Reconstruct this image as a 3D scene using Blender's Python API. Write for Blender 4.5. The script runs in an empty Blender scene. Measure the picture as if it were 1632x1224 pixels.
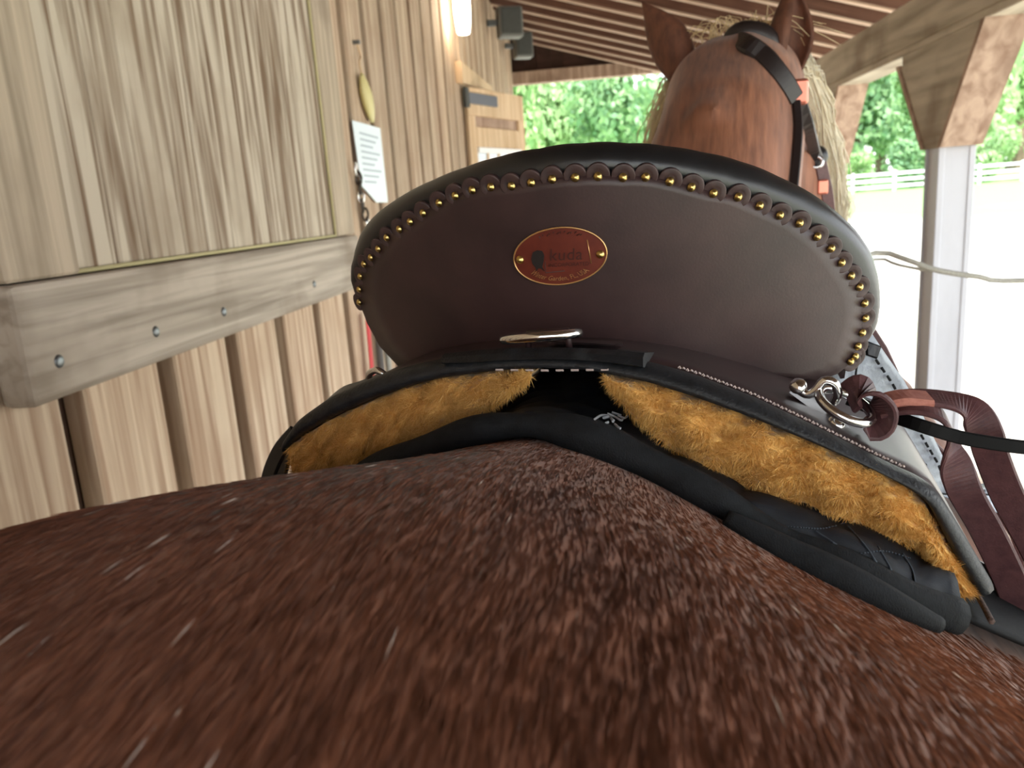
import bpy, bmesh, math, random
import numpy as np
from mathutils import Vector, Matrix

# ------------------------------------------------------------------ camera, light, exposure
SC = bpy.context.scene
COL = SC.collection
FPX, IW, IH = 1250.0, 1632, 1224
YAW, PIT, ROL = math.radians(6.85), math.radians(12.8), math.radians(4.0)
CAM = np.array([0.0, 0.0, 1.58])
cf = np.array([-math.sin(YAW)*math.cos(PIT), math.cos(YAW)*math.cos(PIT), -math.sin(PIT)])
cr0 = np.array([math.cos(YAW), math.sin(YAW), 0.0]); cu0 = np.cross(cr0, cf)
cR = math.cos(ROL)*cr0 - math.sin(ROL)*cu0
cU = math.sin(ROL)*cr0 + math.cos(ROL)*cu0
cam = bpy.data.cameras.new('camera'); camo = bpy.data.objects.new('camera', cam); COL.objects.link(camo)
camo.matrix_world = Matrix(((cR[0], cU[0], -cf[0], CAM[0]), (cR[1], cU[1], -cf[1], CAM[1]),
                            (cR[2], cU[2], -cf[2], CAM[2]), (0, 0, 0, 1)))
cam.sensor_fit = 'HORIZONTAL'; cam.sensor_width = 36.0; cam.lens = FPX/IW*36.0
cam.clip_start = 0.02; cam.clip_end = 500
cam.dof.use_dof = True; cam.dof.focus_distance = 0.46; cam.dof.aperture_fstop = 14.0
SC.camera = camo

world = bpy.data.worlds.new('world'); SC.world = world; world.use_nodes = True
wn = world.node_tree.nodes; wl = world.node_tree.links
bg = wn['Background']
tc = wn.new('ShaderNodeTexCoord'); sp = wn.new('ShaderNodeSeparateXYZ'); rp = wn.new('ShaderNodeValToRGB')
wl.new(tc.outputs['Generated'], sp.inputs[0]); wl.new(sp.outputs['Z'], rp.inputs[0]); wl.new(rp.outputs[0], bg.inputs[0])
rp.color_ramp.elements[0].position = 0.0; rp.color_ramp.elements[0].color = (1.0, 1.0, 1.0, 1)
rp.color_ramp.elements[1].position = 0.9; rp.color_ramp.elements[1].color = (0.62, 0.80, 1.0, 1)
bg.inputs[1].default_value = 1.25
sun = bpy.data.lights.new('sun', 'SUN'); suno = bpy.data.objects.new('sun', sun); COL.objects.link(suno)
sun.energy = 3.2; sun.angle = math.radians(3); sun.color = (1.0, 0.95, 0.86)
suno.rotation_euler = Vector((-0.35, 0.35, -0.9)).to_track_quat('-Z', 'Y').to_euler()
vs = SC.view_settings
vs.view_transform = 'Standard'; vs.look = 'None'; vs.gamma = 1.0; vs.use_curve_mapping = False
vs.exposure = 1.75

# ------------------------------------------------------------------ pixel rays and frames
def ray(px, py): return cf + cR*((px-IW/2)/FPX) - cU*((py-IH/2)/FPX)
def P(px, py, d): return CAM + ray(px, py)*d
def onX(px, py, X): d = ray(px, py); return CAM + d*((X-CAM[0])/d[0])
def onY(px, py, Y): d = ray(px, py); return CAM + d*((Y-CAM[1])/d[1])
PSI = math.radians(12.0)
HO = P(893, 420, 0.47)                                   # saddle origin, centre of the cantle back
HM = np.array([[math.cos(PSI), -math.sin(PSI), 0], [math.sin(PSI), math.cos(PSI), 0], [0, 0, 1.0]])
CL = (CAM-HO) @ HM.T                                     # camera in horse coordinates
def LY(px, py, y):                                       # pixel -> horse coordinates on the plane y
    d = ray(px, py) @ HM.T; return CL + d*((y-CL[1])/d[1])
def toW(l): return HO + np.asarray(l, float) @ HM
CR_, CT_ = 0.25, -0.25
def onS(px, py, off=0.0):                                # pixel -> curved back of the cantle
    d = ray(px, py) @ HM.T
    a = d[0]**2/(2*CR_); b = CL[0]*d[0]/CR_ + CT_*d[2] - d[1]; c = CL[0]**2/(2*CR_) + CT_*CL[2] + off - CL[1]
    q = max(b*b-4*a*c, 0.0)
    r = [s for s in ((-b-math.sqrt(q))/(2*a), (-b+math.sqrt(q))/(2*a)) if s > 0.1]
    return CL + d*min(r)
def nS(p): n = np.array([p[0]/CR_, -1.0, CT_]); return n/np.linalg.norm(n)   # outward (towards the rear)

# ------------------------------------------------------------------ helpers
random.seed(7); rng = np.random.default_rng(7)
def s2l(c):
    c = [x/255.0 for x in c]
    return tuple((x/12.92 if x <= .04045 else ((x+.055)/1.055)**2.4) for x in c) + (1.0,)

def new_mat(name):
    m = bpy.data.materials.new(name); m.use_nodes = True
    return m, m.node_tree.nodes, m.node_tree.links, m.node_tree.nodes['Principled BSDF']

def mat(name, col, rough=.6, metal=0.0, spec=.5, col2=None, scale=(20, 20, 20), detail=4, bump=0.0, bscale=None,
        coat=0.0, sheen=0.0, rand=0.0, contrast=(.35, .65), bdist=0.002):
    m, n, l, b = new_mat(name)
    b.inputs['Roughness'].default_value = rough; b.inputs['Metallic'].default_value = metal
    b.inputs['Specular IOR Level'].default_value = spec
    b.inputs['Coat Weight'].default_value = coat; b.inputs['Sheen Weight'].default_value = sheen
    c1 = s2l(col); b.inputs['Base Color'].default_value = c1
    if col2 is None and not bump: return m
    t = n.new('ShaderNodeTexCoord'); mp = n.new('ShaderNodeMapping'); mp.inputs['Scale'].default_value = scale
    if rand:
        oi = n.new('ShaderNodeObjectInfo'); mu = n.new('ShaderNodeMath'); mu.operation = 'MULTIPLY'; mu.inputs[1].default_value = 37.0
        ad = n.new('ShaderNodeVectorMath'); ad.operation = 'ADD'
        l.new(oi.outputs['Random'], mu.inputs[0]); l.new(t.outputs['Object'], ad.inputs[0]); l.new(mu.outputs[0], ad.inputs[1])
        l.new(ad.outputs[0], mp.inputs[0])
    else:
        l.new(t.outputs['Object'], mp.inputs[0])
    nz = n.new('ShaderNodeTexNoise'); nz.inputs['Scale'].default_value = 1.0; nz.inputs['Detail'].default_value = detail
    nz.inputs['Roughness'].default_value = .6
    l.new(mp.outputs[0], nz.inputs['Vector'])
    if col2 is not None:
        r = n.new('ShaderNodeValToRGB'); r.color_ramp.elements[0].position = contrast[0]; r.color_ramp.elements[1].position = contrast[1]
        r.color_ramp.elements[0].color = c1; r.color_ramp.elements[1].color = s2l(col2)
        l.new(nz.outputs[0], r.inputs[0])
        if rand:
            hs = n.new('ShaderNodeHueSaturation'); ml = n.new('ShaderNodeMapRange')
            ml.inputs[3].default_value = 1-rand; ml.inputs[4].default_value = 1+rand
            l.new(oi.outputs['Random'], ml.inputs[0]); l.new(ml.outputs[0], hs.inputs['Value']); l.new(r.outputs[0], hs.inputs['Color'])
            l.new(hs.outputs[0], b.inputs['Base Color'])
        else:
            l.new(r.outputs[0], b.inputs['Base Color'])
    if bump:
        bp = n.new('ShaderNodeBump'); bp.inputs['Strength'].default_value = bump; bp.inputs['Distance'].default_value = bdist
        src = nz
        if bscale:
            mp2 = n.new('ShaderNodeMapping'); mp2.inputs['Scale'].default_value = bscale
            l.new(t.outputs['Object'], mp2.inputs[0])
            src = n.new('ShaderNodeTexNoise'); src.inputs['Scale'].default_value = 1.0; src.inputs['Detail'].default_value = 5
            l.new(mp2.outputs[0], src.inputs['Vector'])
        l.new(src.outputs[0], bp.inputs['Height']); l.new(bp.outputs[0], b.inputs['Normal'])
    return m

def link(o, parent=None, local=False):
    COL.objects.link(o)
    if parent is not None:
        o.parent = parent
        if not local: o.matrix_parent_inverse = parent_inv(parent)
    return o
def parent_inv(p):
    mtx = p.matrix_basis.copy()
    q = p
    while q.parent is not None:
        mtx = q.parent.matrix_basis @ q.matrix_parent_inverse @ mtx; q = q.parent
    return mtx.inverted()

def mk(name, v, f, m, parent=None, local=True, smooth=False, loc=None):
    me = bpy.data.meshes.new(name); me.from_pydata([tuple(map(float, x)) for x in v], [], [tuple(map(int, x)) for x in f]); me.update()
    if m is not None: me.materials.append(m)
    if smooth: me.shade_smooth()
    o = bpy.data.objects.new(name, me)
    if loc is not None: o.location = loc
    return link(o, parent, local)
def from_mesh(name, me, parent=None, local=True, loc=None, rot=None):
    o = bpy.data.objects.new(name, me)
    if loc is not None: o.location = loc
    if rot is not None: o.rotation_euler = rot
    return link(o, parent, local)
def tag(o, label=None, cat=None, group=None, kind=None):
    if label: o['label'] = label
    if cat: o['category'] = cat
    if group: o['group'] = group
    if kind: o['kind'] = kind
    return o
def empty(name, loc, rz=0.0):
    o = bpy.data.objects.new(name, None); COL.objects.link(o); o.empty_display_size = .1
    o.location = loc; o.rotation_euler = (0, 0, rz); return o

def box_mesh(name, size, m, bevel=0.004, seg=1):
    bm = bmesh.new(); bmesh.ops.create_cube(bm, size=1.0)
    bmesh.ops.scale(bm, vec=size, verts=bm.verts)
    if bevel: bmesh.ops.bevel(bm, geom=list(bm.edges), offset=bevel, segments=seg, affect='EDGES', profile=.5)
    me = bpy.data.meshes.new(name); bm.to_mesh(me); bm.free(); me.materials.append(m); return me
def box(name, lo, hi, m, parent=None, bevel=.004, local=True, seg=1):
    lo = np.array(lo, float); hi = np.array(hi, float)
    return from_mesh(name, box_mesh(name, tuple(hi-lo), m, bevel, seg), parent, local, loc=tuple((lo+hi)/2))

def loft_vf(rings, caps=True, closed=True):
    n = len(rings[0]); v = [p for r in rings for p in r]; f = []
    for i in range(len(rings)-1):
        for j in range(n if closed else n-1):
            k = (j+1) % n
            f.append((i*n+j, i*n+k, (i+1)*n+k, (i+1)*n+j))
    if caps and closed:
        f.append(tuple(range(n-1, -1, -1))); b = (len(rings)-1)*n; f.append(tuple(range(b, b+n)))
    return v, f
def frames(path):
    path = [np.array(p, float) for p in path]; n = len(path); T = []
    for i in range(n):
        t = path[min(i+1, n-1)]-path[max(i-1, 0)]; T.append(t/(np.linalg.norm(t)+1e-12))
    a = np.array([0, 0, 1.0]) if abs(T[0][2]) < .9 else np.array([1.0, 0, 0])
    u = np.cross(T[0], a); u /= np.linalg.norm(u); out = []
    for t in T:
        u = u-t*(u@t); u /= np.linalg.norm(u); out.append((u, np.cross(t, u)))
    return path, T, out
def spline(pts, n):
    pts = np.array(pts, float); d = np.r_[0, np.cumsum(np.linalg.norm(np.diff(pts, axis=0), axis=1))]
    t = np.linspace(0, d[-1], n); out = []
    for tt in t:
        i = min(max(np.searchsorted(d, tt)-1, 0), len(pts)-2)
        u = (tt-d[i])/max(d[i+1]-d[i], 1e-9)
        p0 = pts[max(i-1, 0)]; p1 = pts[i]; p2 = pts[i+1]; p3 = pts[min(i+2, len(pts)-1)]
        out.append(.5*((2*p1)+(-p0+p2)*u+(2*p0-5*p1+4*p2-p3)*u*u+(-p0+3*p1-3*p2+p3)*u**3))
    return out
def tube_vf(path, r, n=8, closed=False):
    path, T, fr = frames(path); rr = r if hasattr(r, '__len__') else [r]*len(path)
    rings = [[p+a*(R*math.cos(2*math.pi*j/n))+b*(R*math.sin(2*math.pi*j/n)) for j in range(n)] for p, (a, b), R in zip(path, fr, rr)]
    if closed:
        v, f = loft_vf(rings, caps=False); b0 = (len(rings)-1)*n
        # find best twist
        best = min(range(n), key=lambda s: np.linalg.norm(rings[-1][0]-rings[0][s]))
        f += [(b0+j, b0+(j+1) % n, (j+1+best) % n, (j+best) % n) for j in range(n)]
        return v, f
    return loft_vf(rings)
def tube(name, path, r, m, parent=None, n=8, closed=False, local=True):
    v, f = tube_vf(path, r, n, closed); return mk(name, v, f, m, parent, local, smooth=True)
def ribbon(name, path, wv, width, th, m, parent=None, local=True):
    path, T, fr = frames(path); rings = []
    for i, p in enumerate(path):
        w = np.array(wv[i] if hasattr(wv[0], '__len__') else wv, float); w = w-T[i]*(w@T[i]); w /= np.linalg.norm(w)
        k = np.cross(T[i], w); W_ = width[i] if hasattr(width, '__len__') else width
        e = .5*W_; h = .5*th; c = h*.6
        rings.append([p+w*a+k*b for a, b in ((-e, -h+c), (-e+c, -h), (e-c, -h), (e, -h+c), (e, h-c), (e-c, h), (-e+c, h), (-e, h-c))])
    v, f = loft_vf(rings); return mk(name, v, f, m, parent, local)
def grid_vf(G):
    n, m_ = len(G), len(G[0]); v = [p for r in G for p in r]
    return v, [(i*m_+j, i*m_+j+1, (i+1)*m_+j+1, (i+1)*m_+j) for i in range(n-1) for j in range(m_-1)]
def solid_vf(G, th_vec):
    """grid of points thickened by th_vec (vector or per-point function) into a closed sheet"""
    n, m_ = len(G), len(G[0]); v, f = grid_vf(G)
    off = len(v); v2 = [np.array(p)+(th_vec(np.array(p)) if callable(th_vec) else np.array(th_vec)) for p in v]
    f2 = [tuple(off+k for k in reversed(q)) for q in f]
    bd = [j for j in range(m_)]+[i*m_+m_-1 for i in range(1, n)]+[(n-1)*m_+j for j in range(m_-2, -1, -1)]+[i*m_ for i in range(n-2, 0, -1)]
    side = [(bd[k], off+bd[k], off+bd[(k+1) % len(bd)], bd[(k+1) % len(bd)]) for k in range(len(bd))]
    return v+v2, f+f2+side
def interp_poly(pts, n):
    pts = np.array(pts, float); d = np.r_[0, np.cumsum(np.linalg.norm(np.diff(pts, axis=0), axis=1))]
    t = np.linspace(0, d[-1], n); return np.stack([np.interp(t, d, pts[:, k]) for k in range(pts.shape[1])], 1)
def fibers(name, base, dirs, length, width, m, parent, cols=None, kind='stuff', bend=None, flat=0.0):
    """thin two-triangle blades, one mesh"""
    n = len(base); d = dirs/np.linalg.norm(dirs, axis=1, keepdims=True)
    s = np.cross(d, rng.normal(size=(n, 3)))
    if bend is not None: s = s*(1-flat)/(np.linalg.norm(s, axis=1, keepdims=True)+1e-9)+np.cross(d, bend)*flat
    s /= np.linalg.norm(s, axis=1, keepdims=True)
    L = np.asarray(length).reshape(-1, 1)*np.ones((n, 1)); Wd = np.asarray(width).reshape(-1, 1)*np.ones((n, 1))
    mid = base+d*L*.5; tip = base+d*L
    if bend is not None: mid = mid+bend*L*.025; tip = tip-bend*L*.01
    V = np.empty((n, 4, 3)); V[:, 0] = base-s*Wd*.5; V[:, 1] = base+s*Wd*.5; V[:, 2] = mid+s*Wd*.4; V[:, 3] = tip
    V2 = V.reshape(-1, 3)
    F = (np.arange(n)[:, None]*4+np.array([0, 1, 2, 0, 2, 3])).reshape(-1)
    me = bpy.data.meshes.new(name); me.vertices.add(n*4); me.vertices.foreach_set('co', V2.ravel())
    me.loops.add(n*6); me.loops.foreach_set('vertex_index', F.astype(np.int32))
    me.polygons.add(n*2); me.polygons.foreach_set('loop_start', np.arange(0, n*6, 3, dtype=np.int32))
    me.update(calc_edges=True)
    if cols is not None:
        a = me.color_attributes.new('strand', 'FLOAT_COLOR', 'POINT')
        c4 = np.ones((n, 4, 4)); c4[:, :, :3] = cols[:, None, :]; a.data.foreach_set('color', c4.ravel())
    me.materials.append(m); me.validate()
    o = bpy.data.objects.new(name, me); link(o, parent, True)
    if kind: o['kind'] = kind
    return o
def strand_mat(name, rough=.55, spec=.4, trans=0.0):
    m, n, l, b = new_mat(name); a = n.new('ShaderNodeVertexColor'); a.layer_name = 'strand'
    l.new(a.outputs[0], b.inputs['Base Color']); b.inputs['Roughness'].default_value = rough; b.inputs['Specular IOR Level'].default_value = spec
    if trans:
        tr = n.new('ShaderNodeBsdfTranslucent'); l.new(a.outputs[0], tr.inputs[0]); ms = n.new('ShaderNodeMixShader'); ms.inputs[0].default_value = trans
        l.new(b.outputs[0], ms.inputs[1]); l.new(tr.outputs[0], ms.inputs[2]); l.new(ms.outputs[0], n['Material Output'].inputs[0])
    return m

# ------------------------------------------------------------------ materials
def wood_mat(name, dark, light, axis='z', grain=38.0, rand=.10, rough=.8, bump=.5, stain=None, long=1.2, contrast=(.32, .62)):
    m, n, l, b = new_mat(name)
    t = n.new('ShaderNodeTexCoord'); oi = n.new('ShaderNodeObjectInfo')
    mu = n.new('ShaderNodeMath'); mu.operation = 'MULTIPLY'; mu.inputs[1].default_value = 41.0
    ad = n.new('ShaderNodeVectorMath'); ad.operation = 'ADD'
    l.new(oi.outputs['Random'], mu.inputs[0]); l.new(t.outputs['Object'], ad.inputs[0]); l.new(mu.outputs[0], ad.inputs[1])
    mp = n.new('ShaderNodeMapping'); sc = [grain]*3; sc['xyz'.index(axis)] = long; mp.inputs['Scale'].default_value = sc
    l.new(ad.outputs[0], mp.inputs[0])
    nz = n.new('ShaderNodeTexNoise'); nz.inputs['Scale'].default_value = 1; nz.inputs['Detail'].default_value = 6; nz.inputs['Distortion'].default_value = .6
    l.new(mp.outputs[0], nz.inputs['Vector'])
    r = n.new('ShaderNodeValToRGB'); r.color_ramp.elements[0].position = contrast[0]; r.color_ramp.elements[1].position = contrast[1]
    r.color_ramp.elements[0].color = s2l(dark); r.color_ramp.elements[1].color = s2l(light); l.new(nz.outputs[0], r.inputs[0])
    big = n.new('ShaderNodeTexNoise'); big.inputs['Scale'].default_value = 3.0; big.inputs['Detail'].default_value = 4; l.new(ad.outputs[0], big.inputs['Vector'])
    mx = n.new('ShaderNodeMix'); mx.data_type = 'RGBA'; mr = n.new('ShaderNodeMapRange')
    mr.inputs[1].default_value = .5; mr.inputs[2].default_value = .7; mr.inputs[4].default_value = .65
    l.new(big.outputs[0], mr.inputs[0]); l.new(mr.outputs[0], mx.inputs[0]); l.new(r.outputs[0], mx.inputs[6])
    mx.inputs[7].default_value = s2l(stain or dark)
    hs = n.new('ShaderNodeHueSaturation'); ml = n.new('ShaderNodeMapRange'); ml.inputs[3].default_value = 1-rand; ml.inputs[4].default_value = 1+rand
    l.new(oi.outputs['Random'], ml.inputs[0]); l.new(ml.outputs[0], hs.inputs['Value']); l.new(mx.outputs[2], hs.inputs['Color'])
    l.new(hs.outputs[0], b.inputs['Base Color']); b.inputs['Roughness'].default_value = rough; b.inputs['Specular IOR Level'].default_value = .25
    bp = n.new('ShaderNodeBump'); bp.inputs['Strength'].default_value = bump; bp.inputs['Distance'].default_value = .003
    l.new(nz.outputs[0], bp.inputs['Height']); l.new(bp.outputs[0], b.inputs['Normal'])
    return m

M = {}
M['plank'] = wood_mat('weathered_plank', (150, 120, 97), (204, 183, 159), rand=.14, stain=(168, 140, 115))
M['batten'] = wood_mat('recessed_board', (58, 44, 36), (84, 64, 52), rand=.05)
M['shut_v'] = wood_mat('shutter_wood_upright', (148, 134, 116), (188, 172, 152), stain=(132, 117, 100))
M['shut_h'] = wood_mat('shutter_wood_lying', (144, 133, 120), (194, 182, 168), axis='y', stain=(126, 111, 95))
M['panel'] = wood_mat('ply_panel', (120, 98, 78), (200, 188, 170), grain=30, long=1.6, bump=.8, stain=(150, 132, 112), contrast=(.36, .58), rand=0.0)
M['bead'] = mat('yellowed_bead', (196, 186, 140), .7)
M['pale_wood'] = wood_mat('pale_new_wood', (196, 164, 128), (224, 198, 166), grain=25, stain=(206, 178, 144))
M['rafter'] = wood_mat('rafter_wood', (96, 66, 54), (124, 90, 74), axis='x', grain=30)
M['lit_edge'] = wood_mat('painted_lit_edge', (176, 148, 128), (206, 182, 162), axis='x', grain=30)  # light tone paints in the lit undersides of the rafters
M['deck'] = wood_mat('roof_deck_wood', (52, 35, 28), (74, 50, 41), axis='x', grain=12)
M['beam'] = wood_mat('beam_wood', (160, 148, 128), (206, 196, 176), axis='y', grain=16, stain=(128, 108, 90))
M['brace'] = wood_mat('brace_wood', (152, 124, 106), (198, 172, 152), grain=22, stain=(120, 94, 78))
M['post'] = mat('white_post_paint', (196, 197, 204), .45, col2=(182, 183, 190), scale=(6, 6, 2), bump=.1)
M['bolt'] = mat('zinc_bolt', (120, 124, 126), .4, metal=.9)
M['floor'] = mat('stable_floor', (112, 100, 88), .9, col2=(150, 138, 122), scale=(3, 3, 3), bump=.4, bdist=.01)
M['chrome'] = mat('chrome', (225, 225, 225), .14, metal=1.0)
M['brass'] = mat('brass', (204, 178, 112), .3, metal=1.0)
M['blackleather'] = mat('black_leather', (17, 18, 20), .34, spec=.6, col2=(24, 25, 28), scale=(60, 60, 60), bump=.12, bscale=(900, 900, 900), bdist=.0004)
M['matteblack'] = mat('matte_black_leather', (12, 13, 15), .7, spec=.25)
M['edgeleather'] = mat('black_edge_leather', (16, 17, 20), .5, spec=.4, col2=(32, 34, 38), scale=(160, 60, 220), bump=.6, bscale=(500, 300, 700), bdist=.0008)
M['brownleather'] = mat('brown_leather', (46, 31, 32), .42, spec=.5, col2=(61, 42, 42), scale=(18, 18, 18), detail=6, bump=.15, bscale=(700, 700, 700), bdist=.0004)
M['scallop'] = mat('scallop_leather', (52, 37, 37), .5, col2=(68, 49, 48), scale=(80, 80, 80))
M['strap'] = mat('strap_leather', (74, 44, 48), .5, col2=(92, 58, 60), scale=(150, 150, 150), bump=.4, bscale=(900, 900, 900), bdist=.0005)
M['strapedge'] = mat('strap_flesh_side', (150, 92, 80), .8, col2=(172, 112, 98), scale=(200, 200, 200), bump=.5, bdist=.001)
M['sheenfender'] = mat('painted_sheen_leather', (196, 204, 214), .45, col2=(172, 180, 194), scale=(40, 40, 40), detail=8, bump=.8, bscale=(90, 90, 90), bdist=.003)  # pale colour stands in for sky reflected off glossy leather
M['plaque'] = mat('plaque_leather', (86, 33, 24), .4, col2=(102, 42, 29), scale=(60, 60, 60))
M['emboss'] = mat('embossed_dark', (58, 22, 16), .5)
M['gilt'] = mat('gilt_edge', (222, 176, 120), .3, metal=.8)
M['darkmark'] = mat('dark_logo', (28, 18, 16), .6)
M['fleece'] = mat('fleece_skin', (200, 142, 66), .95, col2=(232, 182, 104), scale=(90, 90, 90), sheen=.3, bump=1.0, bdist=.004)
M['pad'] = mat('pad_fabric', (13, 16, 22), .7, spec=.4, col2=(24, 29, 38), scale=(70, 70, 70), sheen=.0, bump=.5, bscale=(260, 1600, 260), bdist=.0006)
M['binding'] = mat('pad_binding', (11, 13, 16), .8, spec=.3, col2=(21, 24, 28), scale=(120, 120, 120), bump=.6, bscale=(1400, 500, 900), bdist=.0006)
M['thread'] = mat('pale_thread', (196, 180, 176), .7)
M['greythread'] = mat('grey_embroidery', (150, 154, 160), .7)
M['quiltthread'] = mat('quilt_thread', (54, 62, 72), .8)
M['nylon'] = mat('black_nylon', (12, 13, 15), .75, spec=.3, col2=(22, 24, 28), scale=(40, 900, 900), bump=.6, bdist=.0008)
M['cord'] = mat('brown_cord', (72, 56, 50), .8, col2=(112, 92, 84), scale=(500, 500, 500))
M['bridle'] = mat('bridle_leather', (34, 26, 26), .45, spec=.5)
M['copper'] = mat('copper_keeper', (206, 126, 106), .3, metal=.7)
M['rope'] = mat('grey_rope', (150, 148, 140), .8, col2=(176, 174, 164), scale=(300, 300, 300))
M['hoof'] = mat('hoof', (52, 42, 36), .6)
M['red'] = mat('red_webbing', (196, 24, 34), .6)
M['greyrope'] = mat('grey_lead', (92, 88, 86), .8)
M['darkchain'] = mat('dark_chain', (70, 62, 56), .4, metal=.7)
M['white'] = mat('white_vinyl', (244, 244, 244), .5)
M['speaker'] = mat('grey_housing', (112, 112, 108), .6)
M['speakerface'] = mat('dark_grille', (66, 68, 66), .8, col2=(84, 86, 84), scale=(200, 200, 200))
M['plate'] = mat('grey_plate', (98, 102, 112), .5)
M['brushback'] = mat('yellowed_brush', (212, 200, 140), .45)
M['paper'] = mat('laminated_paper', (226, 236, 246), .3)
M['ink'] = mat('printed_lines', (170, 182, 196), .5)
M['hair_strand'] = strand_mat('coat_strand', .5, .3, .35)
M['fleece_strand'] = strand_mat('fleece_strand', .9, .1)
M['mane_strand'] = strand_mat('mane_strand', .6, .3)

# coat: chestnut, fine streaks lying along the body, dusty grey along the croup ridge
def coat_mat():
    m, n, l, b = new_mat('chestnut_coat')
    t = n.new('ShaderNodeTexCoord'); mp = n.new('ShaderNodeMapping'); mp.inputs['Scale'].default_value = (150, 22, 16)
    l.new(t.outputs['Object'], mp.inputs[0])
    nz = n.new('ShaderNodeTexNoise'); nz.inputs['Scale'].default_value = 1; nz.inputs['Detail'].default_value = 4; l.new(mp.outputs[0], nz.inputs['Vector'])
    r = n.new('ShaderNodeValToRGB'); r.color_ramp.elements[0].position = .3; r.color_ramp.elements[1].position = .72
    r.color_ramp.elements[0].color = s2l((104, 64, 46)); r.color_ramp.elements[1].color = s2l((148, 96, 70)); l.new(nz.outputs[0], r.inputs[0])
    l.new(r.outputs[0], b.inputs['Base Color']); b.inputs['Roughness'].default_value = .6; b.inputs['Specular IOR Level'].default_value = .3
    b.inputs['Sheen Weight'].default_value = .15
    bp = n.new('ShaderNodeBump'); bp.inputs['Strength'].default_value = .5; bp.inputs['Distance'].default_value = .0015
    l.new(nz.outputs[0], bp.inputs['Height']); l.new(bp.outputs[0], b.inputs['Normal'])
    return m
M['coat'] = coat_mat()
M['earcoat'] = mat('ear_coat', (84, 50, 36), .7, col2=(110, 68, 48), scale=(90, 90, 40))
def leaf_mat(name, c1, c2):
    m, n, l, b = new_mat(name)
    g = n.new('ShaderNodeNewGeometry'); r = n.new('ShaderNodeValToRGB'); r.color_ramp.elements[0].color = s2l(c1); r.color_ramp.elements[1].color = s2l(c2)
    l.new(g.outputs['Random Per Island'], r.inputs[0]); l.new(r.outputs[0], b.inputs['Base Color']); b.inputs['Roughness'].default_value = .6
    tr = n.new('ShaderNodeBsdfTranslucent'); l.new(r.outputs[0], tr.inputs[0]); ms = n.new('ShaderNodeMixShader'); ms.inputs[0].default_value = .35
    l.new(b.outputs[0], ms.inputs[1]); l.new(tr.outputs[0], ms.inputs[2]); l.new(ms.outputs[0], n['Material Output'].inputs[0])
    return m
M['bark'] = mat('bark', (92, 76, 62), .9, col2=(120, 102, 84), scale=(8, 8, 2), bump=.6, bdist=.02)
def ground_mat():
    m, n, l, b = new_mat('sandy_ground'); t = n.new('ShaderNodeTexCoord')
    nz = n.new('ShaderNodeTexNoise'); nz.inputs['Scale'].default_value = .13; nz.inputs['Detail'].default_value = 5; l.new(t.outputs['Object'], nz.inputs['Vector'])
    sx = n.new('ShaderNodeSeparateXYZ'); l.new(t.outputs['Object'], sx.inputs[0])
    far = n.new('ShaderNodeMapRange'); far.inputs[1].default_value = 25; far.inputs[2].default_value = 34; far.inputs[3].default_value = 0; far.inputs[4].default_value = .45
    l.new(sx.outputs[1], far.inputs[0]); ad = n.new('ShaderNodeMath'); l.new(nz.outputs[0], ad.inputs[0]); l.new(far.outputs[0], ad.inputs[1])
    r = n.new('ShaderNodeValToRGB'); r.color_ramp.elements[0].position = .54; r.color_ramp.elements[1].position = .64
    r.color_ramp.elements[0].color = s2l((206, 198, 184)); r.color_ramp.elements[1].color = s2l((120, 156, 92)); l.new(ad.outputs[0], r.inputs[0])
    l.new(r.outputs[0], b.inputs['Base Color']); b.inputs['Roughness'].default_value = .95
    n2 = n.new('ShaderNodeTexNoise'); n2.inputs['Scale'].default_value = 12; n2.inputs['Detail'].default_value = 6; l.new(t.outputs['Object'], n2.inputs['Vector'])
    bp = n.new('ShaderNodeBump'); bp.inputs['Strength'].default_value = .6; bp.inputs['Distance'].default_value = .04; l.new(n2.outputs[0], bp.inputs['Height']); l.new(bp.outputs[0], b.inputs['Normal'])
    return m
M['ground'] = ground_mat()

# ------------------------------------------------------------------ the barn shell
def gz(x, y):
    r = math.hypot(x, y); return .023*max(0.0, r-5.0)-.03
G = []
gx = np.r_[np.linspace(-90, -12, 14), np.linspace(-8, 12, 21), np.linspace(16, 110, 18)]
gy = np.r_[np.linspace(-60, -10, 8), np.linspace(-8, 14, 23), np.linspace(18, 130, 22)]
for y in gy: G.append([(x, y, gz(x, y)) for x in gx])
v, f = grid_vf(G); tag(mk('ground', v, f, M['ground'], smooth=True), 'sunlit sandy yard with patches of grass outside the barn', 'ground', kind='structure')
tag(box('floor', (-1.1, -4.0, -.06), (2.0, 10.6, 0.0), M['floor'], bevel=0), 'packed stable aisle floor under the roof', 'floor', kind='structure')

ROOF0, RS = 3.55, .297
def roofz(x): return ROOF0-RS*(x+.95)
WX, PX = -1.005, -.955
wall = tag(box('wall_left', (-1.08, -4.0, 0), (WX, 10.42, roofz(-.98)+.10), M['batten'], bevel=0), 'board wall of the barn aisle', 'wall', kind='structure')
PITCH = .319; y0 = 1.322-PITCH*17
plank_me = box_mesh('plank', (.05, PITCH-.070, 3.55), M['plank'], .005)
for k in range(0, 46):
    ya = y0+PITCH*k
    if ya+PITCH-.07 > 10.40: break
    from_mesh('plank', plank_me, wall, False, loc=((WX+PX)/2, ya+(PITCH-.07)/2, 1.78))

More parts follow.
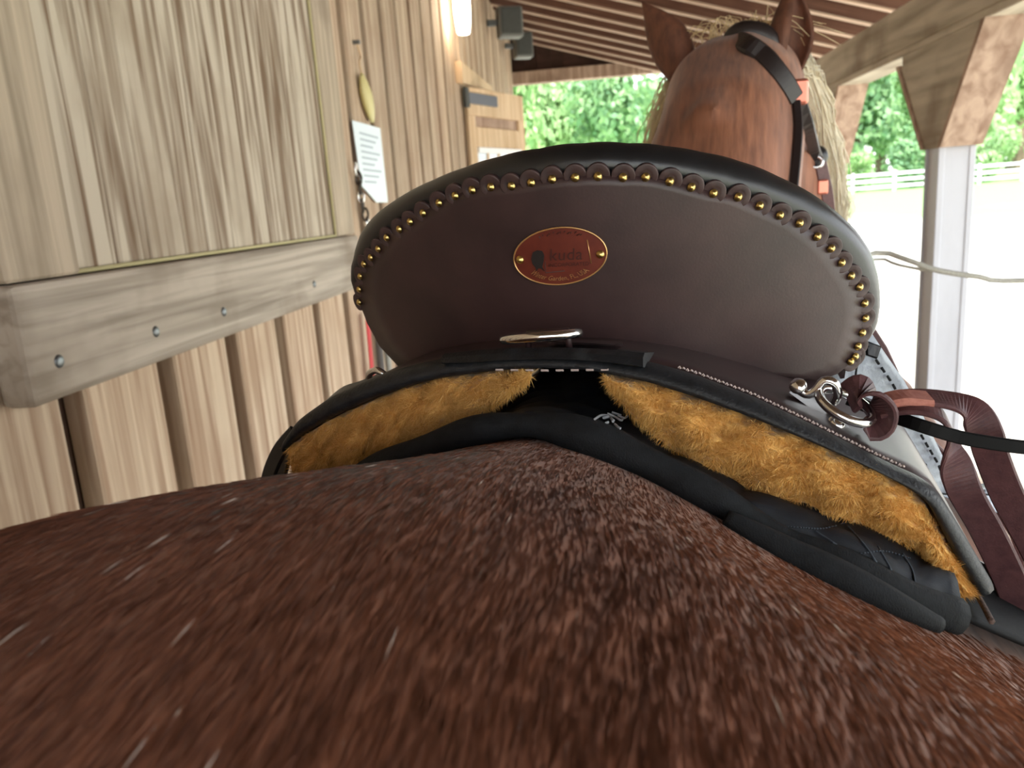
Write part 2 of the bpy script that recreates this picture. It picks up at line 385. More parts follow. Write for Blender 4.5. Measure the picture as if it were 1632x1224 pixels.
# roof deck and rafters
ce = mk('ceiling', *solid_vf([[(x, y, roofz(x)+.16) for x in (-1.06, 2.42)] for y in (-4.2, 10.55)], (0, 0, .05)), M['deck'])
tag(ce, 'dark boarded underside of the shed roof', 'ceiling', kind='structure')
rl = math.hypot(3.38, 3.38*RS)
raf_me = box_mesh('rafter', (rl, .042, .15), M['rafter'], .003)
lit_edge_me = box_mesh('lit_edge', (rl, .05, .016), M['lit_edge'], .003)
k = 0; y = -3.9
while y < 10.2:
    xm = .70
    ro = from_mesh('rafter', raf_me, ce, False, loc=(xm, y, roofz(xm)+.078), rot=(0, math.atan(RS), 0)); y += .425
    from_mesh('lit_edge', lit_edge_me, ro, True, loc=(0, 0, -.080))  # added strip, carries the rafter's bounce-lit bottom edge as colour
for x in np.arange(-.9, 2.4, .22):                      # deck boards run along the barn
    o = box('deck_board', (-.1, -4.2, -.012), (.1, 10.5, .012), M['deck'], ce, .004, False)
    o.location = (x, 3.15, roofz(x)+.150); o.rotation_euler = (0, math.atan(RS), 0)

# end tie beam and boarding above it
eb = empty('end_tie_beam', (0.2, 10.32, 3.04))
box('beam', (-1.0, 10.25, 3.03), (2.1, 10.40, 3.18), M['brace'], eb, .008, False)
for i in range(22):
    xa = -.98+i*.165
    if roofz(xa+.08)+.1 > 3.19: box('infill_board', (xa-.006, 10.33+.012*(i % 2), 3.17), (xa+.171, 10.345+.012*(i % 2), roofz(xa+.16)+.12), M['deck'], eb, .003, False)
tag(eb, 'brown timber tie beam with boarding above it closing the far end of the roof', 'beam')

# header beam on the open side, posts with flared caps
hb = empty('header_beam', (1.40, 3.5, 2.10))
box('beam', (1.335, -3.9, 2.115), (1.465, 10.4, 2.30), M['beam'], hb, .006, False)
box('lip', (1.325, -3.9, 2.085), (1.475, 10.4, 2.115), M['beam'], hb, .004, False)
tag(hb, 'weathered grey header beam running along the open side of the aisle', 'beam')
def post(yc, label, group=None):
    e = empty('support_post', (1.395, yc, 0))
    box('shaft', (1.335, yc-.062, 0), (1.455, yc+.062, 1.70), M['post'], e, .004, False)
    for s in (-1, 1):
        for dx in (1.338, 1.452): box('corner_trim', (dx-.012, yc+s*.060-.006, 0.02), (dx+.012, yc+s*.060+.006, 1.69), M['post'], e, .002, False)
    # flared cap: cheek boards on both faces, sloping boards along the two edges
    prof = [(-.066, 1.685), (.066, 1.685), (.345, 2.02), (.345, 2.085), (-.345, 2.085), (-.345, 2.06)]
    for xa, xb in ((1.325, 1.347), (1.443, 1.465)):
        v = [(x, yc+a, z) for x in (xa, xb) for a, z in prof]; n = len(prof)
        f = [tuple(range(n)), tuple(range(2*n-1, n-1, -1))]+[(i, n+i, n+(i+1) % n, (i+1) % n) for i in range(n)]
        mk('cheek_board', v, f, M['beam'], e, False)
    for s in (-1, 1):
        a = (yc+s*.066, 1.685); b_ = (yc+s*.375, 2.086 if s < 0 else 2.05); t = .03
        v = [(x, yy+dy, zz) for x in (1.318, 1.472) for (yy, zz, dy) in ((a[0], a[1], 0), (b_[0], b_[1], 0), (b_[0], b_[1], s*t), (a[0], a[1], s*t))]
        mk('sloping_board', v, [(0, 1, 2, 3), (7, 6, 5, 4), (0, 4, 5, 1), (1, 5, 6, 2), (2, 6, 7, 3), (3, 7, 4, 0)], M['brace'], e, False)
    tag(e, label, 'post', group)
post(3.385, 'white post with flared weathered timber cap standing in front of the fence')
post(5.02, 'white post hidden mostly behind the horse head with flared timber cap')
post(1.73, 'white post that carries the cross tie')
for yy in (6.66, 8.3, 9.95): post(yy, 'white post further along the open side of the aisle', 'far posts of the aisle')

# big weathered shutter on the left wall
sh = empty('stall_shutter', (-.92, 2.02, 1.32))
box('stile', (-.945, 1.125, 1.515), (-.905, 1.305, 2.75), M['shut_v'], sh, .005, False)
box('stile', (-.945, 2.725, 1.515), (-.905, 2.925, 2.75), M['shut_v'], sh, .005, False)
box('bottom_rail', (-.952, 1.115, 1.318), (-.893, 2.925, 1.512), M['shut_h'], sh, .010, False, 2)
box('top_rail', (-.945, 1.305, 2.60), (-.905, 2.725, 2.75), M['shut_h'], sh, .005, False)
box('backing', (-.953, 1.12, 1.50), (-.938, 2.92, 2.75), M['batten'], sh, 0, False)
yy = 1.306; wd = [.13, .12, .14, .11, .13, .12, .13, .10, .12, .11, .13, .075]
for w in wd:                                              # panel of upright strips with soft joints
    zoff = random.uniform(-.0015, .0015)
    box('panel_board', (-.940, yy, 1.518), (-.917+zoff, yy+w-.0015, 2.60), M['panel'], sh, .003, False); yy += w
tube('bead', [(-.913, 1.30, 1.519), (-.913, 2.722, 1.519)], .0045, M['bead'], sh, 6, local=False)
tube('bead', [(-.913, 2.722, 1.519), (-.913, 2.722, 2.60)], .0045, M['bead'], sh, 6, local=False)
for (by, bz) in ((1.187, 1.380), (1.482, 1.381), (1.780, 1.380), (2.40, 1.381), (2.80, 1.380)):
    bm = bmesh.new(); bmesh.ops.create_uvsphere(bm, u_segments=14, v_segments=8, radius=.0115); bmesh.ops.scale(bm, vec=(.45, 1, 1), verts=bm.verts)
    me = bpy.data.meshes.new('bolt'); bm.to_mesh(me); bm.free(); me.materials.append(M['bolt']); me.shade_smooth()
    from_mesh('bolt', me, sh, False, loc=(-.893, by, bz))
tag(sh, 'big weathered grey wooden shutter with bolted bottom rail on the board wall', 'shutter')

# ------------------------------------------------------------------ things on the far part of the wall
# glowing wall lamp
lp = empty('wall_lamp', (-.95, 5.72, 2.95))
me_, n_, l_, b_ = new_mat('glowing_globe'); b_.inputs['Base Color'].default_value = s2l((255, 240, 220))
b_.inputs['Emission Color'].default_value = (1.0, .80, .58, 1); b_.inputs['Emission Strength'].default_value = 10.0
prof = [(.002, 2.735), (.034, 2.737), (.043, 2.75), (.052, 2.82), (.057, 2.90), (.056, 2.98), (.050, 3.03), (.04, 3.05)]
rings = [[(-.845+r*math.cos(a), 5.68+r*math.sin(a), z) for a in np.linspace(0, 2*math.pi, 20, endpoint=False)] for r, z in prof]
v, f = loft_vf(rings); mk('glass_globe', v, f, me_, lp, False, smooth=True)
prof = [(.052, 3.045), (.085, 3.05), (.085, 3.075), (.05, 3.10), (.02, 3.13)]
rings = [[(-.845+r*math.cos(a), 5.68+r*math.sin(a), z) for a in np.linspace(0, 2*math.pi, 20, endpoint=False)] for r, z in prof]
v, f = loft_vf(rings); mk('cap', v, f, M['speaker'], lp, False)
tube('arm', spline([(-.845, 5.68, 3.12), (-.86, 5.68, 3.18), (-.91, 5.68, 3.19), (-.955, 5.68, 3.16)], 10), .012, M['speaker'], lp, 8, local=False)
tag(lp, 'glowing white jar shaped wall lamp on the board wall', 'lamp')

# pale triangular board, pale angled frame with plate and window
wb = mk('wedge_board', [(x, y, z) for x in (-.953, -.905) for y, z in ((5.86, 2.60), (5.87, 2.455), (7.60, 2.62), (7.60, 2.655))],
        [(0, 1, 2, 3), (7, 6, 5, 4), (0, 4, 5, 1), (1, 5, 6, 2), (2, 6, 7, 3), (3, 7, 4, 0)], M['pale_wood'])
tag(wb, 'pale tapering board fixed to the wall above the open window frame', 'board')
fr = empty('window_shutter', (-.95, 6.10, 1.4))
fr.rotation_euler = (0, 0, math.atan2(.345, .80)*-1)     # hinged at its near end, swung a little off the wall
def fbox(nm, y1, y2, z1, z2, m, x1=-.0, x2=.035, par=None): return box(nm, (x1, y1, z1-1.4), (x2, y2, z2-1.4), m, par or fr, .004)
FL = .88
fbox('stile', 0, .10, 1.40, 2.26, M['pale_wood']); fbox('stile', FL-.10, FL, 1.40, 2.26, M['pale_wood'])
fbox('top_board', 0, FL*.62, 2.26, 2.46, M['pale_wood']); fbox('top_board', FL*.625, FL, 2.26, 2.46, M['pale_wood'])
fbox('rail', .10, FL-.10, 2.03, 2.18, M['pale_wood']); fbox('sill', .10, FL-.10, 1.99, 2.03, M['white'], 0, .05); fbox('rail', .10, FL-.10, 1.40, 1.5, M['pale_wood'])
fbox('slot_back', .10, FL-.10, 2.18, 2.26, M['brace'], .004, .014)
pn = fbox('pane', .12, FL-.12, 1.5, 1.99, M['paper'], .008, .014)
for i in range(1, 4): fbox('muntin', .10+.68*i/4-.012, .10+.68*i/4+.012, 1.5, 1.99, M['pale_wood'], .012, .028)
fbox('latch_plate', -.03, .42, 2.34, 2.42, M['plate'], .036, .055); fbox('latch_end', -.05, -.0, 2.31, 2.45, M['speakerface'], .03, .06)
tag(fr, 'pale wooden window frame with grey latch plate swung open from the wall', 'window frame')

def speaker(c, w, d, h, rz, label):
    e = empty('wall_speaker', (c[0], c[1], c[2]-h/2), rz)
    box('housing', (-w/2, -d/2, 0), (w/2, d/2, h), M['speaker'], e, .018, seg=2)
    box('grille', (-w*.42, -d/2-.012, h*.08), (w*.42, -d/2+.004, h*.92), M['speakerface'], e, .006)
    box('bracket', (-w/2-.10, -.02, h*.4), (-w/2+.02, .02, h*.6), M['bolt'], e, .004)
    tag(e, label, 'speaker'); return e
speaker((-.745, 8.0, 3.27), .235, .16, .27, .35, 'grey box speaker under the roof, the one nearer the lamp')
speaker((-.72, 9.1, 3.26), .20, .16, .26, .35, 'smaller grey box speaker tucked behind the other under the roof')

# oval brush on twine, laminated sheet, halter chain, lead ropes beside the shutter
br = empty('hanging_brush', (-.945, 3.40, 1.96))
rings = []
for t in np.linspace(0, 1, 13):
    z = 1.965+.185*t; w = .058*math.sin(math.pi*(.06+.88*t))**.75; y = 3.44-.085*t
    rings.append([(-.935+.022*math.sin(a)*(w/.058), y+w*math.cos(a), z) for a in np.linspace(0, 2*math.pi, 16, endpoint=False)])
v, f = loft_vf(rings); mk('back', v, f, M['brushback'], br, False, smooth=True)
tube('twine', spline([(-.935, 3.36, 2.145), (-.938, 3.345, 2.19), (-.936, 3.37, 2.22), (-.94, 3.345, 2.27)], 12), .005, M['pale_wood'], br, 6, local=False)
box('nail', (-.956, 3.335, 2.262), (-.925, 3.35, 2.277), M['bolt'], br, .002, False)
tag(br, 'oval yellowed brush hanging from a twine loop on the wall', 'brush')
pp = empty('laminated_sheet', (-.945, 3.38, 1.63))
q = [(3.17, 1.95), (3.585, 1.955), (3.59, 1.632), (3.40, 1.632), (3.20, 1.70)]
v = [(x, y, z) for x in (-.944, -.941) for y, z in q]; n = len(q)
mk('sheet', v, [tuple(range(n)), tuple(range(2*n-1, n-1, -1))]+[(i, n+i, n+(i+1) % n, (i+1) % n) for i in range(n)], M['paper'], pp, False)
for i in range(9):
    z = 1.905-i*.024; box('print_line', (-.9415, 3.25, z), (-.9402, 3.53-(i % 3)*.05, z+.008), M['ink'], pp, 0, False)
tag(pp, 'white laminated sheet of print pinned to the wall below the brush', 'sheet')
ch = empty('halter_chain', (-.93, 3.12, 1.45))
for i in range(9):
    z = 1.76-.035*i; y = 3.11+.012*i+.01*math.sin(i*1.3)
    a = np.linspace(0, 2*math.pi, 12, endpoint=False)
    tube('chain_link', [(-.93+(.012*math.cos(t) if i % 2 else 0), y+(0 if i % 2 else .014*math.cos(t)), z+.026*math.sin(t)) for t in a], .0045, M['darkchain'] if i % 3 else M['chrome'], ch, 6, True, False)
tag(ch, 'dark metal chain hanging at the shutter edge behind the sheet', 'chain')
rd = ribbon('red_strap', spline([(-.925, 3.03, 1.20), (-.925, 3.02, 1.05), (-.922, 3.0, .90), (-.92, 2.99, .55)], 14), (0, 1, 0), .042, .006, M['red'])
tag(rd, 'red webbing strap hanging on the wall beside the shutter', 'strap')
gr = tube('lead_rope', spline([(-.925, 3.17, 1.22), (-.925, 3.15, 1.05), (-.922, 3.13, .90), (-.92, 3.12, .5)], 14), .016, M['greyrope'])
tag(gr, 'grey lead rope hanging beside the red webbing strap', 'rope')
gw = tube('lead_rope', spline([(-.925, 3.27, 1.22), (-.925, 3.26, 1.05), (-.922, 3.25, .90), (-.92, 3.24, .5)], 14), .014, M['rope'])
tag(gw, 'pale lead rope hanging on the far side of the grey rope', 'rope')

# ------------------------------------------------------------------ outdoors: fence, trees, block
FY = 45.0
def fence_xy(px, pyb): p = onY(px, pyb, FY); return p
fn = empty('rail_fence', (16.5, FY, 1.0))
fxs = np.arange(5.0, 44.0, 2.13)+.15
def fz(x): return gz(x, FY)
for x in fxs: box('fence_post', (x-.065, FY-.065, fz(x)), (x+.065, FY+.065, fz(x)+1.05), M['white'], fn, .01, False)
for i in range(len(fxs)-1):
    for h in (.25, .58, .91):
        xa, xb = fxs[i]+.06, fxs[i+1]-.06
        v = [(x, FY+dy, fz(x)+h+dz) for x in (xa, xb) for dy, dz in ((-.02, -.07), (.02, -.07), (.02, .07), (-.02, .07))]
        mk('fence_rail', v, [(3, 2, 1, 0), (4, 5, 6, 7), (0, 1, 5, 4), (1, 2, 6, 5), (2, 3, 7, 6), (3, 0, 4, 7)], M['white'], fn, False)
tag(fn, 'white three rail fence along the edge of the grass', 'fence')
wp = onY(1590, 462, 9.5)
b0 = empty('white_block', (wp[0], 9.5, gz(wp[0], 9.5)))
box('block', (-.12, -.1, -.02), (.12, .1, .22), M['white'], b0, .02, seg=2); box('cap', (-.10, -.08, .22), (.10, .08, .25), M['white'], b0, .01)
tag(b0, 'small white block standing on the grassy yard', 'block')

def crown(seed, R=1.0, n_blob=16, leaves=230, size=.075):
    r = np.random.default_rng(seed); V = []; F = []
    cs = []
    for i in range(n_blob):
        d = r.normal(size=3); d /= np.linalg.norm(d); rad = r.uniform(.25, .68)
        cs.append((d*rad*np.array([1, 1, 1.15]), r.uniform(.28, .46)))
    for c, br_ in cs:
        d = r.normal(size=(leaves, 3)); d /= np.linalg.norm(d, axis=1, keepdims=True)
        pts = c+d*br_*r.uniform(.72, 1.05, (leaves, 1))
        for p, nn in zip(pts, d):
            a = np.cross(nn+r.normal(size=3)*.6, r.normal(size=3)); a /= np.linalg.norm(a); b = np.cross(nn+r.normal(size=3)*.5, a); b /= np.linalg.norm(b)
            s = size*r.uniform(.6, 1.2); k = len(V)
            V += [p-a*s, p-b*s*.6, p+a*s, p+b*s*.6]; F.append((k, k+1, k+2, k+3))
    me = bpy.data.meshes.new('foliage'); me.from_pydata([tuple(x) for x in V], [], F); me.update(); return me
leafm = [leaf_mat('leaf_fresh', (132, 170, 112), (176, 204, 140)), leaf_mat('leaf_mid', (112, 152, 110), (158, 190, 134)), leaf_mat('leaf_pale', (150, 184, 128), (190, 212, 158))]
crowns = []
for s in range(4):
    me = crown(s+3); me.materials.append(leafm[s % 3]); crowns.append(me)
trunk_v, trunk_f = tube_vf([(0, 0, -.3), (.03, 0, .25), (-.02, .02, .55), (.02, 0, 1.0)], [.055, .045, .035, .015], 8)
def tree(px, Y, h, wide, k, label, group):
    p = onY(px, 300, Y); x = p[0]; z = gz(x, Y)
    e = empty('broadleaf_tree', (x, Y, z), random.uniform(0, 6))
    me = bpy.data.meshes.new('trunk'); me.from_pydata([(a*h, b*h, c*h*.62) for a, b, c in [tuple(q) for q in trunk_v]], [], trunk_f); me.materials.append(M['bark'])
    from_mesh('trunk', me, e)
    o = from_mesh('foliage', crowns[k % 4], e, True, loc=(0, 0, h*.56)); o.scale = (wide, wide, h*.46); o['kind'] = 'stuff'
    tag(e, label, 'tree', group)
for i, (px, Y, h, w) in enumerate([(810, 54, 12.5, 3.5), (985, 54, 10.0, 3.6), (890, 63, 14, 4.0), (1050, 63, 8.6, 3.4), (770, 72, 15, 4.2), (940, 72, 14.5, 4.4), (1090, 72, 10, 4.0)]):
    tree(px, Y, h, w, i, 'green tree beyond the open far end of the aisle', 'trees beyond the far end')
for i, (px, Y, h, w) in enumerate([(1365, 54, 8.2, 3.7), (1545, 54, 10.5, 3.7), (1440, 63, 8.8, 4.0), (1610, 63, 13, 4.0), (1320, 72, 11.5, 4.3), (1495, 72, 11, 4.4), (1665, 72, 15, 4.4), (1405, 81.5, 11.5, 4.6), (1560, 81.5, 13, 4.6)]):
    tree(px, Y, h, w, i+1, 'leafy green tree standing behind the white fence', 'trees behind the fence')
def bush(px, Y, h, w, k):
    p = onY(px, 300, Y); e = empty('round_bush', (p[0], Y, gz(p[0], Y)), random.uniform(0, 6))
    o = from_mesh('foliage', crowns[k % 4], e, True, loc=(0, 0, h*.45)); o.scale = (w, w, h*.6); o['kind'] = 'stuff'
    tube('stem', [(0, 0, -.2), (.05, 0, h*.2), (0, .05, h*.5)], .12, M['bark'], e, 6)
    tag(e, 'rounded bush growing low against the fence', 'bush', 'bushes along the fence')
for i, px in enumerate((1345, 1455, 1565, 1690)): bush(px, 47.8, 2.6+(i*7 % 3)*.5, 1.9, i)

# ------------------------------------------------------------------ the horse
YS = [-.75, -.6, -.5, -.4, -.3, -.22, -.16, -.1, -.05, .0, .2, .4, .55]
ZS = [-.30, -.15, -.105, -.075, -.056, -.057, -.068, -.081, -.091, -.10, -.10, -.06, -.03]
AW = [.20, .26, .295, .315, .325, .325, .32, .31, .30, .29, .29, .27, .20]
BW = [.30, .30, .27, .24, .22, .22, .28, .32, .3, .3, .3, .3, .3]
TI = [.05, .06, .09, .11, .11, .10, .06, .03, .03, .02, 0, 0, 0]
WH = [0, 0, 0, 0, 0, .15, .5, 1, 1, 1, 1, 1, 1]
def smv(y, v):
    y = np.asarray(y, float)
    return sum(np.interp(y+d, YS, v)*w for d, w in ((-.04, .15), (-.02, .2), (0, .3), (.02, .2), (.04, .15)))
def ztop(x, y):
    zs, A, B, t, w = (smv(y, q) for q in (ZS, AW, BW, TI, WH))
    e = B*(1-np.sqrt(np.clip(1-(x/A)**2, 0, 1)))
    h = np.sqrt(.033**2+(.62*x)**2)-.033 - .16*np.clip(np.abs(x)-.13, 0, 1)
    return zs-(w*h+(1-w)*e)-t*x

HZ = HO[2]
horse = empty('horse', (HO[0], HO[1], 0), -PSI)
tag(horse, 'chestnut horse with flaxen mane standing saddled in the barn aisle', 'horse')
bv, bf = [], []
def addshell(v, f):
    k = len(bv); bv.extend([np.array(p, float) for p in v]); bf.extend([tuple(k+i for i in q) for q in f])
rings = []
for y in np.r_[np.linspace(-.80, -.02, 53), np.linspace(.0, .72, 19)]:
    yc = min(max(y, -.75), .55); A = float(smv(yc, AW)); zb = float(np.interp(y, [-.80, -.6, -.4, -.1, .2, .5, .72], [-.52, -.66, -.60, -.58, -.66, -.64, -.52]))
    k = 1.0
    if y < -.70: k = math.sqrt(max(0.05, 1-((-.70-y)/.11)**2))
    if y > .55: k = math.sqrt(max(.06, 1-((y-.55)/.18)**2))
    ring = []
    zside = float(ztop(np.array(A*.985), np.array(yc)))
    zl = float(ztop(np.array(-A*.985), np.array(yc)))
    for t in np.linspace(-.985, .985, 31):
        x = A*math.sin(t*math.pi/2)/math.sin(.985*math.pi/2)*.985
        ring.append([x, y, float(ztop(np.array(x), np.array(yc)))])
    for a in np.linspace(0, math.pi, 18)[1:-1]:
        zz = zside+(zl-zside)*a/math.pi
        ring.append([A*.985*math.cos(a)*(1+.06*math.sin(a)), y, zz-(zz-zb)*math.sin(a)**.8])
    ring = np.array(ring); c = np.array([0, y, (ring[15, 2]+zb)/2]); ring = c+(ring-c)*np.array([k, 1, k])
    rings.append(ring)
addshell(*loft_vf(rings))
NK = [((0, .40, -.33), .18, .20), ((.01, .55, -.20), .15, .185), ((.04, .66, -.06), .112, .175), ((.058, .77, .06), .101, .165), ((.062, .86, .135), .106, .138), ((.068, .93, .180), .102, .102), ((.07, .985, .19), .080, .065)]
npath = [np.array(p) for p, _, _ in NK]; np_, nT, _ = frames(npath); rings = []
for (c, hw, hh), T in zip(NK, nT):
    side = np.cross(T, [0, 0, 1.0]); side /= np.linalg.norm(side); up = np.cross(side, T)
    rings.append([np.array(c)+side*(hw*math.copysign(abs(math.cos(a))**.78, math.cos(a)))+up*(hh*math.sin(a)) for a in np.linspace(0, 2*math.pi, 28, endpoint=False)])
rs = []
for i in range(len(rings)-1):
    for t in (0, .25, .5, .75): rs.append([a*(1-t)+b*t for a, b in zip(rings[i], rings[i+1])])
rs.append(rings[-1]); addshell(*loft_vf(rs))
addshell(*tube_vf(spline([(.04, .60, .115), (.06, .70, .17), (.075, .78, .212), (.082, .85, .240), (.084, .91, .240)], 24), [.028]*24, 12))
hyaw, hpit = math.radians(34), math.radians(52)
HD = np.array([math.sin(hyaw)*math.cos(hpit), math.cos(hyaw)*math.cos(hpit), -math.sin(hpit)])
HS = np.array([math.cos(hyaw), -math.sin(hyaw), 0]); HU = np.cross(HS, HD)
POLL = np.array([.075, .93, .215])
rings = []
for t, hw, hh, dn in [(-.03, .05, .04, .03), (.0, .075, .07, .05), (.06, .088, .10, .07), (.13, .092, .125, .08), (.21, .085, .125, .075), (.29, .066, .098, .05), (.38, .05, .075, .03), (.47, .046, .062, .022), (.54, .050, .058, .02), (.59, .044, .048, .02), (.615, .025, .028, .02)]:
    c = POLL+HD*t-HU*dn
    rings.append([c+HS*(hw*math.cos(a))+HU*(hh*math.sin(a)) for a in np.linspace(0, 2*math.pi, 24, endpoint=False)])
addshell(*loft_vf(rings))
def leg(pts):
    path = spline([p for p, _ in pts], 40); rr = np.interp(np.linspace(0, 1, 40), np.linspace(0, 1, len(pts)), [r for _, r in pts])
    d = np.r_[0, np.cumsum([np.linalg.norm(np.array(pts[i+1][0])-np.array(pts[i][0])) for i in range(len(pts)-1)])]; d /= d[-1]
    rr = np.interp(np.linspace(0, 1, 40), d, [r for _, r in pts]); addshell(*tube_vf(path, list(rr), 14))
for s in (-1, 1):
    leg([((s*.10, .50, -.36), .12), ((s*.13, .47, -.60), .10), ((s*.13, .45, -.78), .072), ((s*.125, .46, -.95), .050), ((s*.12, .47, -1.06), .046), ((s*.12, .465, -1.18), .031), ((s*.12, .465, -1.34), .030), ((s*.12, .47, -1.40), .038), ((s*.12, .50, -1.47), .032), ((s*.12, .515, -1.50), .042)])
    dy = .0
    leg([((s*.13, -.54, -.33), .15), ((s*.16, -.46, -.56), .14), ((s*.16, -.42, -.68), .11), ((s*.15, -.54, -.84), .078), ((s*.14, -.65, -.97), .052), ((s*.14, -.685, -1.04), .046), ((s*.14, -.675, -1.18), .034), ((s*.14, -.655, -1.34), .033), ((s*.14, -.65, -1.40), .040), ((s*.14, -.62, -1.47), .033), ((s*.14, -.605, -1.50), .043)])
tmp_me = bpy.data.meshes.new('body_src'); tmp_me.from_pydata([tuple(p) for p in bv], [], bf); tmp_me.update()
tmp = bpy.data.objects.new('body_src', tmp_me); COL.objects.link(tmp)
md = tmp.modifiers.new('r', 'REMESH'); md.mode = 'VOXEL'; md.voxel_size = .0085; md.use_smooth_shade = True
sm = tmp.modifiers.new('s', 'SMOOTH'); sm.factor = .5; sm.iterations = 8
bpy.context.view_layer.update()
body_me = bpy.data.meshes.new_from_object(tmp.evaluated_get(bpy.context.evaluated_depsgraph_get()))
bpy.data.objects.remove(tmp); body_me.name = 'body'; body_me.materials.clear(); body_me.materials.append(M['coat']); body_me.shade_smooth()
body = from_mesh('body', body_me, horse, True, loc=(0, 0, HZ))

# ears: cupped leaves
def ear(base, tip, width, face, nm='ear'):
    base = np.array(base); tip = np.array(tip); ax = tip-base; L = np.linalg.norm(ax); ax /= L
    fc = np.array(face, float); fc -= ax*(fc@ax); fc /= np.linalg.norm(fc); sd = np.cross(ax, fc); rings = []
    for t in np.linspace(0, 1, 12):
        w = width*(.62+.55*math.sin(math.pi*min(1, t*.9+.08)))*(1-t**3.2)+.001
        ring = []
        for a in np.linspace(math.radians(-125), math.radians(125), 13):  # outer (back) side
            ring.append(base+ax*L*t+sd*(w*math.sin(a))-fc*(w*.75*math.cos(a))+fc*.010*math.sin(t*3))
        for a in np.linspace(math.radians(118), math.radians(-118), 13):  # inner side
            ring.append(base+ax*L*t+sd*(w*.86*math.sin(a))-fc*(w*.58*math.cos(a))+fc*.010*math.sin(t*3))
        rings.append(ring)
    v, f = loft_vf(rings); o = mk(nm, v, f, M['earcoat'], horse, True, smooth=True); o.location = (0, 0, HZ); return o
ear(LY(1090, 118, .90), LY(1022, 3, .92), .032, (.45, .8, .1))
ear(LY(1249, 118, .87), LY(1260, -34, .90), .036, (.9, -.55, .0))

def strands(name, paths_fn, n, r, c1, c2, par, k=7):
    V = []; F = []; C = []
    for i in range(n):
        pts = paths_fn(i); pts = spline(pts, k); rr = [r*(1-.75*j/(k-1)) for j in range(k)]
        v, f = tube_vf(pts, rr, 3); b = len(V); V += v; F += [tuple(b+q for q in ff) for ff in f]
        t = random.random(); C += [tuple(a*(1-t)+d*t for a, d in zip(s2l(c1), s2l(c2)))]*len(v)
    o = mk(name, V, F, M['mane_strand'], par, True, smooth=True)
    a = o.data.color_attributes.new('strand', 'FLOAT_COLOR', 'POINT'); a.data.foreach_set('color', np.array(C).ravel()); o['kind'] = 'stuff'; return o
def J(s): return np.array([random.gauss(0, s), random.gauss(0, s), random.gauss(0, s)])
crest = [np.array(p) for p in ((.0, .50, .06), (.015, .58, .10), (.035, .68, .16), (.05, .77, .215), (.062, .85, .25), (.068, .90, .272))]
def mane_path(i):
    q = random.gauss(0, 6); a = LY(1072+q, 130+random.gauss(0, 12), .95); b = LY(1054+q, 180, .97); c = LY(1040+q, 235, .98); d = LY(1036+q, 320, .98)
    return [a+J(.004), b+J(.006), c+J(.008), d+J(.01)]
LO = {}
def fore_path(i):
    t = random.random(); q = POLL+HU*.04+HD*(.02+.05*t)+HS*random.uniform(-.05, .05)
    a = np.array(LY(1275+random.gauss(0, 7), 98+random.gauss(0, 5), .96)); b = np.array(LY(1304+random.gauss(0, 8), 165, 1.0)); c = np.array(LY(1322+random.gauss(0, 8), 240, 1.02)); d = np.array(LY(1330+random.gauss(0, 9), 330, 1.03)); e = np.array(LY(1328+random.gauss(0, 10), 420, 1.03))
    return [q, a+J(.003), b+J(.003), c+J(.004), d+J(.005), e+J(.006)]
def wisp_path(i):
    p = POLL+np.array([-.02+random.uniform(-.04, .05), -.02, .03])+J(.006); w = random.uniform(-.05, .07)
    return [p, p+np.array([w*.3, .0, .03])+J(.005), p+np.array([w, 0, .045])+J(.008), p+np.array([w*1.8, .0, .012])+J(.01)]
mn = empty('tmp', (0, 0, 0)); bpy.data.objects.remove(mn)
o = strands('mane', mane_path, 110, .0012, (226, 206, 160), (246, 232, 196), horse, 8); o.location = (0, 0, HZ)
o = strands('forelock', fore_path, 1100, .0015, (236, 222, 190), (252, 246, 228), horse, 9); o.location = (0, 0, HZ)
o = strands('poll_hair', wisp_path, 60, .0011, (216, 190, 140), (244, 226, 184), horse, 6); o.location = (0, 0, HZ)
def tail_path(i):
    p = np.array([0, -.79, -.32])+J(.015); return [p, p+np.array([0, -.05, -.1])+J(.01), p+np.array([0, -.07, -.4])+J(.03), p+np.array([0, -.04, -.85])+J(.04)]
o = strands('tail', tail_path, 260, .003, (200, 170, 120), (236, 216, 172), horse, 6); o.location = (0, 0, HZ)
for s in (-1, 1):
    for hy in (.52, -.60):
        rings = [[(s*(.12 if hy > 0 else .14)+r*math.cos(a), hy+dy+r*1.1*math.sin(a), z) for a in np.linspace(0, 2*math.pi, 16, endpoint=False)] for r, z, dy in ((.064, -HZ+.001, .012), (.060, -HZ+.03, .008), (.048, -HZ+.078, 0))]
        v, f = loft_vf(rings); o = mk('hoof', v, f, M['hoof'], horse, True, smooth=False); o.location = (0, 0, HZ)

# eyes and nostrils
for sgn in (-1, 1):
    for nm, t, hw, r, upo in (('eye', .165, .072, .019, .02), ('nostril', .565, .040, .010, .0)):
        bm = bmesh.new(); bmesh.ops.create_uvsphere(bm, u_segments=16, v_segments=10, radius=r)
        me = bpy.data.meshes.new(nm); bm.to_mesh(me); bm.free(); me.materials.append(M['blackleather']); me.shade_smooth()
        c = POLL+HD*t+HU*(upo-.03)+HS*sgn*hw; from_mesh(nm, me, horse, True, loc=(c[0], c[1], c[2]+HZ))

